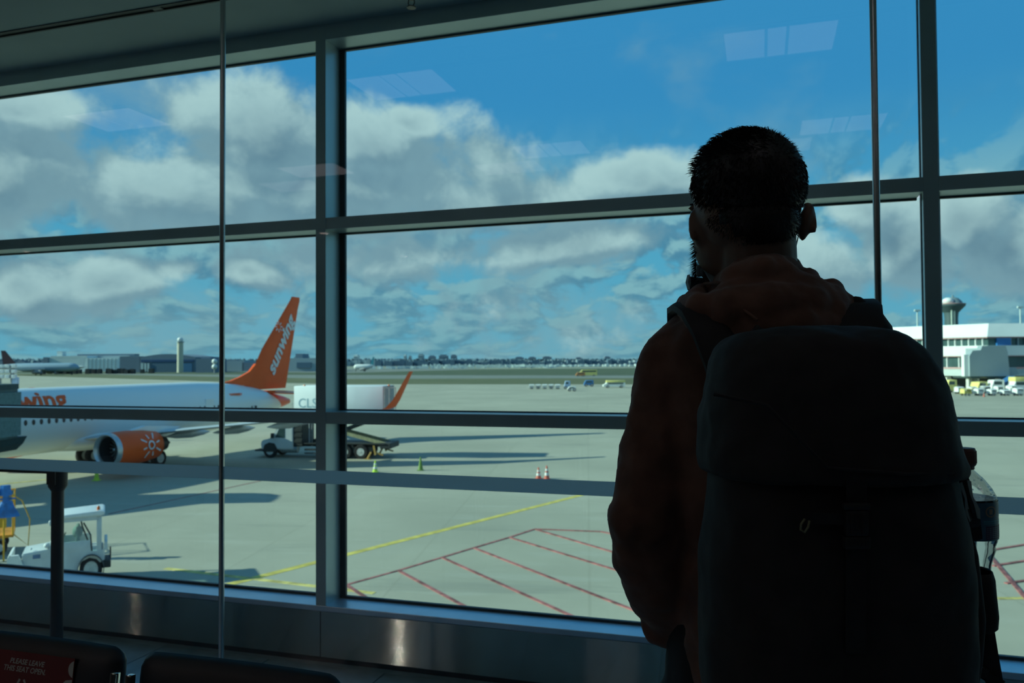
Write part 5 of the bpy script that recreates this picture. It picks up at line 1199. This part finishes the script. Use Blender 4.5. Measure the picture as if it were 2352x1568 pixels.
# trousers and shoes
b = B()
cxh = .0; 
loft(b, [ring((-.005, .01, z), rx, ry, 'z', 28, 2.3) for z, rx, ry in ((.78, .150, .115), (.86, .150, .12), (.94, .140, .11), (1.0, .130, .10))])
for s_ in (-1, 1): capsule(b, [(s_ * .088, .01, .82), (s_ * .098, .02, .50), (s_ * .105, .0, .30), (s_ * .11, -.01, .10)], [.088, .066, .062, .060], 18)
tr_ = obj('trousers', b, M_jean, man); fuse(tr_, .009, 4, ((1, .06, .010),))
for s_ in (-1, 1):
    b = B(); loft(b, [ring((s_ * .112, y, .045 if y < .1 else .035), rx, rz_, 'y', 18, 2.6) for y, rx, rz_ in ((-.085, .025, .03), (-.07, .038, .043), (0, .042, .045), (.08, .046, .036), (.14, .044, .032), (.175, .026, .022))])
    for v in b.verts: v.co.z = max(v.co.z, .012)
    sh = obj('shoe', b, mat('shoe_black', (.015, .015, .015), .6), man, 60)
    b = B(); prism(b, [(s_ * .112 + x, y) for x, y in ((-.04, -.09), (.04, -.09), (.049, .06), (.04, .16), (0, .18), (-.04, .16), (-.049, .06))], 'z', 0, .018); obj('sole', b, mat('sole_grey', (.2, .2, .2), .8), sh)

# ------------------------------------------------------------------ backpack
BX, BY = .40, .97
bag = ext('backpack', 'large dark hiking backpack with drooping lid, clip buckles and side pocket, worn by the man', 'backpack', BX, BY, .85)
def Bp(u, v, Y):
    p = at_depth(u, v, Y); return Vector((p.x - BX, p.y - BY, p.z - .85))
M_bag = mat('pack_nylon', (.019, .0165, .017), .8, 0, .1, 30, .0004, .4); M_web = mat('webbing', (.010, .010, .012), .8, 0, .1, 60, .0003)
YB_ = .985
def shell(rows, yc, n=36, e=2.8):
    rg = []
    for v, uL, uR, dy in rows:
        yy_ = yc - .32 * dy; a, c_ = Bp(uL, v, yy_), Bp(uR, v, yy_); rg.append(ring(((a.x + c_.x) / 2, yc - BY, (a.z + c_.z) / 2), (c_.x - a.x) / 2, dy, 'z', n, e))
    return rg
b = B(); loft(b, shell([(1040, 1660, 2185, .085), (1085, 1650, 2196, .095), (1130, 1645, 2208, .10), (1190, 1640, 2222, .105), (1300, 1632, 2238, .108), (1420, 1628, 2243, .108), (1568, 1628, 2242, .106), (1640, 1640, 2232, .10), (1700, 1670, 2205, .085), (1725, 1720, 2150, .05)], .985))
mb = obj('main_compartment', b, M_bag, bag); fuse(mb, .0075, 3, ((1, .07, .009),))
b = B(); loft(b, shell([(752, 1770, 2000, .03), (760, 1715, 2048, .055), (775, 1685, 2088, .078), (795, 1665, 2118, .092), (830, 1650, 2144, .10), (890, 1640, 2180, .108), (950, 1632, 2198, .112), (1010, 1628, 2207, .115), (1050, 1626, 2216, .118), (1075, 1626, 2227, .12), (1090, 1630, 2222, .117), (1096, 1650, 2190, .10)], .985, 40, 2.6))
lid = obj('lid', b, M_bag, bag); fuse(lid, .0065, 3, ((1, .06, .010), (1, .02, .002)))
b = B(); tube(b, [Bp(1640, 905, .892), Bp(1760, 930, .868), Bp(1900, 1075, .862), Bp(2080, 1088, .862), Bp(2190, 1088, .885)], .0022, 8); obj('lid_piping', b, M_web, lid, 60)
# back panel harness straps over the shoulders
def ribbon(pts, wds, th, name, m, par, up=(0, 0, 1)):
    b = B(); P_ = [Vector(p) for p in pts]; rg = []
    for i, p in enumerate(P_):
        t_0 = (P_[min(i + 1, len(P_) - 1)] - P_[max(i - 1, 0)]).normalized(); s_0 = Vector((1, 0, 0)) - t_0 * t_0.x; s_0.normalize(); n_0 = t_0.cross(s_0); w_0 = wds[i] if isinstance(wds, (list, tuple)) else wds
        rg.append([p + s_0 * w_0 / 2 * a + n_0 * th / 2 * c_ for a, c_ in ((-1, -.6), (-.8, -1), (.8, -1), (1, -.6), (1, .6), (.8, 1), (-.8, 1), (-1, .6))])
    loft(b, rg); return obj(name, b, m, par, 50)
ribbon([Bp(1700, 900, 1.11), Bp(1672, 820, 1.125), Bp(1640, 755, 1.135), Bp(1612, 718, 1.165), Bp(1590, 705, 1.22), Bp(1575, 712, 1.30), Bp(1570, 800, 1.40), Bp(1570, 1000, 1.43)], [.075, .072, .066, .062, .06, .06, .055, .04], .016, 'shoulder_strap', M_bag, bag)
ribbon([Bp(1950, 860, 1.11), Bp(1960, 790, 1.125), Bp(1972, 730, 1.14), Bp(1975, 705, 1.18), Bp(1968, 698, 1.23), Bp(1965, 712, 1.30), Bp(1970, 800, 1.40), Bp(1970, 1000, 1.43)], [.075, .072, .066, .060, .06, .06, .055, .04], .016, 'shoulder_strap', M_bag, bag)
b = B(); capsule(b, [Bp(1930, 700, 1.20), Bp(1965, 706, 1.19), Bp(2000, 730, 1.20), Bp(2022, 760, 1.22)], [.014, .017, .018, .018], 12); st2 = obj('strap_padding', b, M_bag, bag, 60)
b = B(); tube(b, [Bp(1990, 706, 1.165), Bp(1996, 735, 1.15), Bp(2005, 760, 1.14)], .0012, 6); obj('piping', b, mat('pale_thread', (.10, .13, .14), .6), st2, 60)
b = B(); tube(b, [Bp(2012, 737, 1.16), Bp(2018, 748, 1.15), Bp(2014, 762, 1.14)], .0009, 6); obj('loose_thread', b, mat('pale_thread', (.1, .13, .14), .6), st2, 60)
for pts in ([(1735, 790, 1.10), (1775, 745, 1.125)], [(1860, 770, 1.10), (1880, 745, 1.12)]):
    b = B(); bar(b, Bp(*pts[0]), Bp(*pts[1]), .018, .003, (0, 1, 0)); obj('load_lifter_strap', b, M_web, bag)
b = B(); box(b, -.012, .012, -.004, .004, -.009, .009, .002, Matrix.Translation(Bp(1745, 768, 1.105)) @ Matrix.Rotation(.6, 4, 'Y')); obj('ladder_lock', b, M_black, bag, 30)
# front buckle with strap, cord loop
yf = .865
b = B(); c0 = Bp(1967, 1205, yf); 
box(b, -.0125, .0125, -.004, .004, -.012, .016, .003, Matrix.Translation(c0)); box(b, -.0145, .0145, -.0045, .0045, -.026, -.012, .003, Matrix.Translation(c0)); box(b, -.015, .015, -.004, .004, .016, .024, .003, Matrix.Translation(c0))
for s_ in (-1, 1): box(b, -.002, .002, -.006, .004, -.010, .012, .001, Matrix.Translation(c0 + Vector((s_ * .006, 0, 0))))
obj('front_buckle', b, M_black, bag, 30)
b = B(); bar(b, Bp(1967, 1100, yf + .004), Bp(1967, 1190, yf + .006), .022, .002, (0, -1, 0)); bar(b, Bp(1967, 1225, yf + .006), Bp(1965, 1500, yf + .006), .022, .002, (0, -1, 0)); obj('front_strap', b, M_web, bag)
b = B(); bar(b, Bp(1850, 1190, yf + .005), Bp(1945, 1192, yf + .003), .002, .012, (0, 0, 1)); obj('gear_loop', b, M_web, bag)
b = B(); tube(b, [Bp(1848, 1192, yf), Bp(1840, 1203, yf - .004), Bp(1839, 1216, yf - .004), Bp(1848, 1222, yf - .004), Bp(1856, 1210, yf - .004), Bp(1859, 1196, yf)], .0012, 8); obj('cord_loop', b, mat('khaki_cord', (.16, .15, .08), .6), bag, 60)
# side clip at the right edge, pocket and hanging straps
ys = .955
b = B(); bar(b, Bp(2196, 1078, ys), Bp(2214, 1120, ys), .018, .004, (0, -1, 0)); obj('compression_strap', b, M_web, bag)
b = B(); bar(b, Bp(2232, 1190, ys), Bp(2238, 1240, ys + .01), .018, .004, (0, -1, 0)); obj('compression_strap', b, M_web, bag)
MB = lambda u, v: Matrix.Translation(Bp(u, v, ys - .004)) @ Matrix.Rotation(radians(-14), 4, 'Y')
b = B(); box(b, -.0065, .0065, -.005, .005, -.010, .010, .004, MB(2212, 1112)); box(b, -.0085, .0085, -.005, .005, -.012, .016, .004, MB(2231, 1188)); box(b, -.002, .002, -.006, .004, -.016, .018, .001, MB(2222, 1146)); sc_ = obj('side_clip', b, M_black, bag, 30)
M_clip = mat('clip_grey_green', (.26, .33, .33), .4)
for s_ in (-1, 1):
    b = B(); q = [(0.003 * s_, .024), (.0075 * s_, .022), (.0050 * s_, .004), (.0090 * s_, -.012), (.0065 * s_, -.024), (.0030 * s_, -.022), (.0035 * s_, -.006), (.0022 * s_, .008)]
    prism(b, q, 'y', -.005, .003); bmesh.ops.transform(b, matrix=MB(2222, 1148), verts=b.verts[:]); obj('clip_prong', b, M_clip, sc_, 30)
b = B(); bar(b, Bp(2221, 1210, ys), Bp(2234, 1202, ys), .004, .003); obj('strap_slider', b, M_clip, bag)
b = B(); ball(b, Bp(2203, 1097, ys - .01), (.0022, .001, .003), 8); obj('rivet', b, M_chrome, bag, 60)
b = B(); ball(b, Bp(2184, 1095, ys - .03), (.002, .001, .001), 8); obj('rivet', b, M_chrome, bag, 60)
b = B(); rg = []
for v, uL, uR, dy in ((1235, 2170, 2218, .035), (1262, 2168, 2222, .04), (1320, 2166, 2226, .045), (1400, 2166, 2232, .05), (1500, 2166, 2228, .045), (1560, 2166, 2222, .04)):
    a, c_ = Bp(uL, v, .99), Bp(uR, v, .99); rg.append(ring(((a.x + c_.x) / 2, .99 - BY, (a.z + c_.z) / 2), (c_.x - a.x) / 2, dy, 'z', 20, 2.2))
loft(b, rg); obj('side_wing_panel', b, M_bag, bag, 60)
b = B(); rg = []                                               # open-topped stretch pocket round the bottle foot
for v, uL, uR, dy in ((1302, 2180, 2262, .036), (1320, 2176, 2266, .040), (1350, 2176, 2268, .041), (1400, 2178, 2273, .042), (1425, 2182, 2271, .041), (1434, 2190, 2263, .036), (1440, 2205, 2250, .025)):
    a, c_ = Bp(uL, v, 1.005), Bp(uR, v, 1.005); rg.append(ring(((a.x + c_.x) / 2, 1.005 - BY, (a.z + c_.z) / 2), (c_.x - a.x) / 2, dy, 'z', 28, 2.3))
R0 = loft(b, rg, False); b.faces.new([v for v in b.verts][-28:]); pk = obj('side_pocket', b, M_bag, bag, 60)
sm = pk.modifiers.new('s', 'SOLIDIFY'); sm.thickness = .0022; bake(pk)
ribbon([Bp(2262, 1430, 1.0), Bp(2272, 1500, 1.0), Bp(2284, 1568, 1.0), Bp(2290, 1600, 1.0)], [.020, .021, .021, .018], .004, 'hip_belt_strap', M_web, bag)
ribbon([Bp(2236, 1440, .99), Bp(2240, 1470, .99), Bp(2236, 1530, .99), Bp(2228, 1600, .99)], [.012, .008, .010, .014], .004, 'hanging_strap', M_web, bag)
b = B(); bar(b, Bp(2232, 1538, .995), Bp(2262, 1544, 1.0), .012, .012); bar(b, Bp(2262, 1550, 1.0), Bp(2298, 1570, 1.0), .010, .012); obj('hip_belt_end', b, M_web, bag)

# ------------------------------------------------------------------ water bottle in the side pocket
WY = 1.005
w0 = at_depth(2222, 1422, WY); w1 = at_depth(2223, 1027, WY)
bot = ext('water_bottle', 'clear plastic water bottle with brown cap and dark label in the backpack side pocket', 'bottle', w0.x, w0.y, w0.z)
bot.rotation_euler = (0, 0, PHI)
HB = w1.z - w0.z; ppm = F / WY
def bz(v): return (1422 - v) / (1422 - 1027) * HB
def br(px_): return px_ / ppm
petm = bpy.data.materials.new('clear_pet'); petm.use_nodes = True; t = NT(petm.node_tree); t.n.remove(t.n['Principled BSDF'])
lw = t.new('ShaderNodeLayerWeight'); lw.inputs[0].default_value = .35
tr0 = t.new('ShaderNodeBsdfTransparent'); t.put(tr0.inputs[0], t.mix(t.smooth(lw.outputs['Facing'], .55, 1.0), (.93, .95, .97), (.42, .50, .55)))
gl0 = t.new('ShaderNodeBsdfGlossy'); gl0.inputs['Roughness'].default_value = .06
tcn = t.new('ShaderNodeTexCoord'); bp = t.new('ShaderNodeBump'); bp.inputs['Distance'].default_value = .002; bp.inputs['Strength'].default_value = .6; t.put(bp.inputs['Height'], t.noise(tcn.outputs['Object'], 60, 2).outputs['Fac']); t.l.new(bp.outputs[0], gl0.inputs['Normal'])
mx = t.new('ShaderNodeMixShader'); t.put(mx.inputs[0], t.math('MULTIPLY_ADD', lw.outputs['Fresnel'], .5, .03)); t.l.new(tr0.outputs[0], mx.inputs[1]); t.l.new(gl0.outputs[0], mx.inputs[2]); t.l.new(mx.outputs[0], t.n['Material Output'].inputs[0]); MATS['clear_pet'] = petm
b = B(); prof = [(br(40), 0), (br(46), .004), (br(47), bz(1390)), (br(47), bz(1330)), (br(50), bz(1290)), (br(56), bz(1268)), (br(60), bz(1256)), (br(58), bz(1250)), (br(63), bz(1236)), (br(64.5), bz(1226)), (br(64.5), bz(1148)), (br(62), bz(1134)), (br(54), bz(1118)), (br(40), bz(1099)), (br(24), bz(1083)), (br(19), bz(1078)), (br(19), bz(1067)), (br(21), bz(1065)), (br(17), bz(1062)), (br(17), bz(1034))]
lathe(b, prof, (0, 0, 0), 'z', 40, False)
obj('bottle_wall', b, petm, bot, 50)
b = B(); pr = [(max(r_ - .0006, .001), z_) for r_, z_ in prof if z_ < bz(1142)]; pr = [(.001, .0006)] + pr + [(br(63), bz(1140)), (.001, bz(1140))]; lathe(b, pr, (0, 0, 0), 'z', 40, False)
wm = bpy.data.materials.new('water'); wm.use_nodes = True; t = NT(wm.node_tree); pb = t.n['Principled BSDF']; pb.inputs['Transmission Weight'].default_value = 1.0; pb.inputs['IOR'].default_value = 1.10; pb.inputs['Roughness'].default_value = .0; pb.inputs['Base Color'].default_value = (.92, .96, 1, 1)
nz = t.noise(t.new('ShaderNodeTexCoord').outputs['Object'], 40, 2); bp = t.new('ShaderNodeBump'); bp.inputs['Distance'].default_value = .0006; t.put(bp.inputs['Height'], nz.outputs['Fac']); t.l.new(bp.outputs[0], pb.inputs['Normal'])
obj('water', b, wm, bot, 50)
b = B(); lathe(b, [(br(18.5), bz(1077)), (br(20.5), bz(1076)), (br(20.5), bz(1070)), (br(24), bz(1066)), (br(25), bz(1062)), (br(25), bz(1036)), (br(22), bz(1028)), (.001, bz(1027))], (0, 0, 0), 'z', 36, True)
for k in range(36):
    a = 2 * pi * k / 36; bar(b, (br(25) * cos(a), br(25) * sin(a), bz(1062)), (br(24.6) * cos(a), br(24.6) * sin(a), bz(1034)), .0008, .0008, (cos(a), sin(a), 0))
obj('cap', b, mat('cap_brown', (.16, .085, .06), .5), bot, 40)
b = B(); lathe(b, [(br(65.3), bz(1229)), (br(65.3), bz(1144))], (0, 0, 0), 'z', 48, False)
lbm = mat('label_navy', (.05, .13, .19), .4, 0, .1, 40); lb = obj('label', b, lbm, bot, 60)
def lab_patch(u0, u1, v0, v1, m, name='label_print'):
    b = B(); R_l = br(65.9); n = 6; A_, C_ = [], []
    for k in range(n + 1):
        xx = max(-R_l * .99, min(R_l * .99, ((u0 + (u1 - u0) * k / n) - 2222) / ppm)); yy = -sqrt(R_l * R_l - xx * xx)
        A_.append(b.verts.new((xx, yy, bz(v1)))); C_.append(b.verts.new((xx, yy, bz(v0))))
    for k in range(n): b.faces.new((A_[k], A_[k + 1], C_[k + 1], C_[k]))
    return obj(name, b, m, lb)
M_lt = mat('label_teal', (.07, .28, .36), .5); M_lp = mat('label_purple', (.07, .055, .10), .5); M_lo = mat('label_ochre', (.34, .24, .16), .5); M_ll = mat('label_line', (.16, .28, .34), .5)
lab_patch(2230, 2280, 1196, 1226, M_lp); lab_patch(2225, 2284, 1184, 1187, M_lt); lab_patch(2225, 2284, 1189, 1191, M_lt); lab_patch(2225, 2284, 1228, 1229, M_lt)
for k in range(8): lab_patch(2259, 2279, 1152 + k * 3.4, 1153 + k * 3.4, M_ll, 'label_text_line')
for k in range(6): lab_patch(2233, 2277, 1200 + k * 4.2, 1201 + k * 4.2, M_ll, 'label_text_line')
for (a0, a1, r0, r1) in ((0, 2 * pi, 9.5, 12.5),):
    b = B(); R_l = br(66.2); n = 24
    def lp_(x, z):
        xx = (x - 2222) / ppm; return (xx, -sqrt(max(R_l * R_l - xx * xx, 1e-9)), bz(z))
    I_ = [b.verts.new(lp_(2244 + r0 * 1.15 * cos(2 * pi * k / n), 1164 + r0 * sin(2 * pi * k / n))) for k in range(n)]; O_ = [b.verts.new(lp_(2244 + r1 * 1.15 * cos(2 * pi * k / n), 1164 + r1 * sin(2 * pi * k / n))) for k in range(n)]
    for k in range(n): b.faces.new((I_[k], I_[(k + 1) % n], O_[(k + 1) % n], O_[k]))
    obj('label_emblem', b, M_lo, lb)
lab_patch(2239, 2248, 1158, 1170, M_lo, 'label_emblem')
rnd = random.Random(2)
b = B()
for k in range(34):                                         # droplets inside the clear shoulder
    z_ = rnd.uniform(bz(1134), bz(1094)); r_ = br(62) + (br(30) - br(62)) * (z_ - bz(1134)) / (bz(1088) - bz(1134)); a = rnd.uniform(-2.6, -.5)
    ball(b, (r_ * cos(a), r_ * sin(a), z_), rnd.uniform(.0006, .0013), 6)
obj('droplets', b, wm, bot, 180, None, 'stuff')
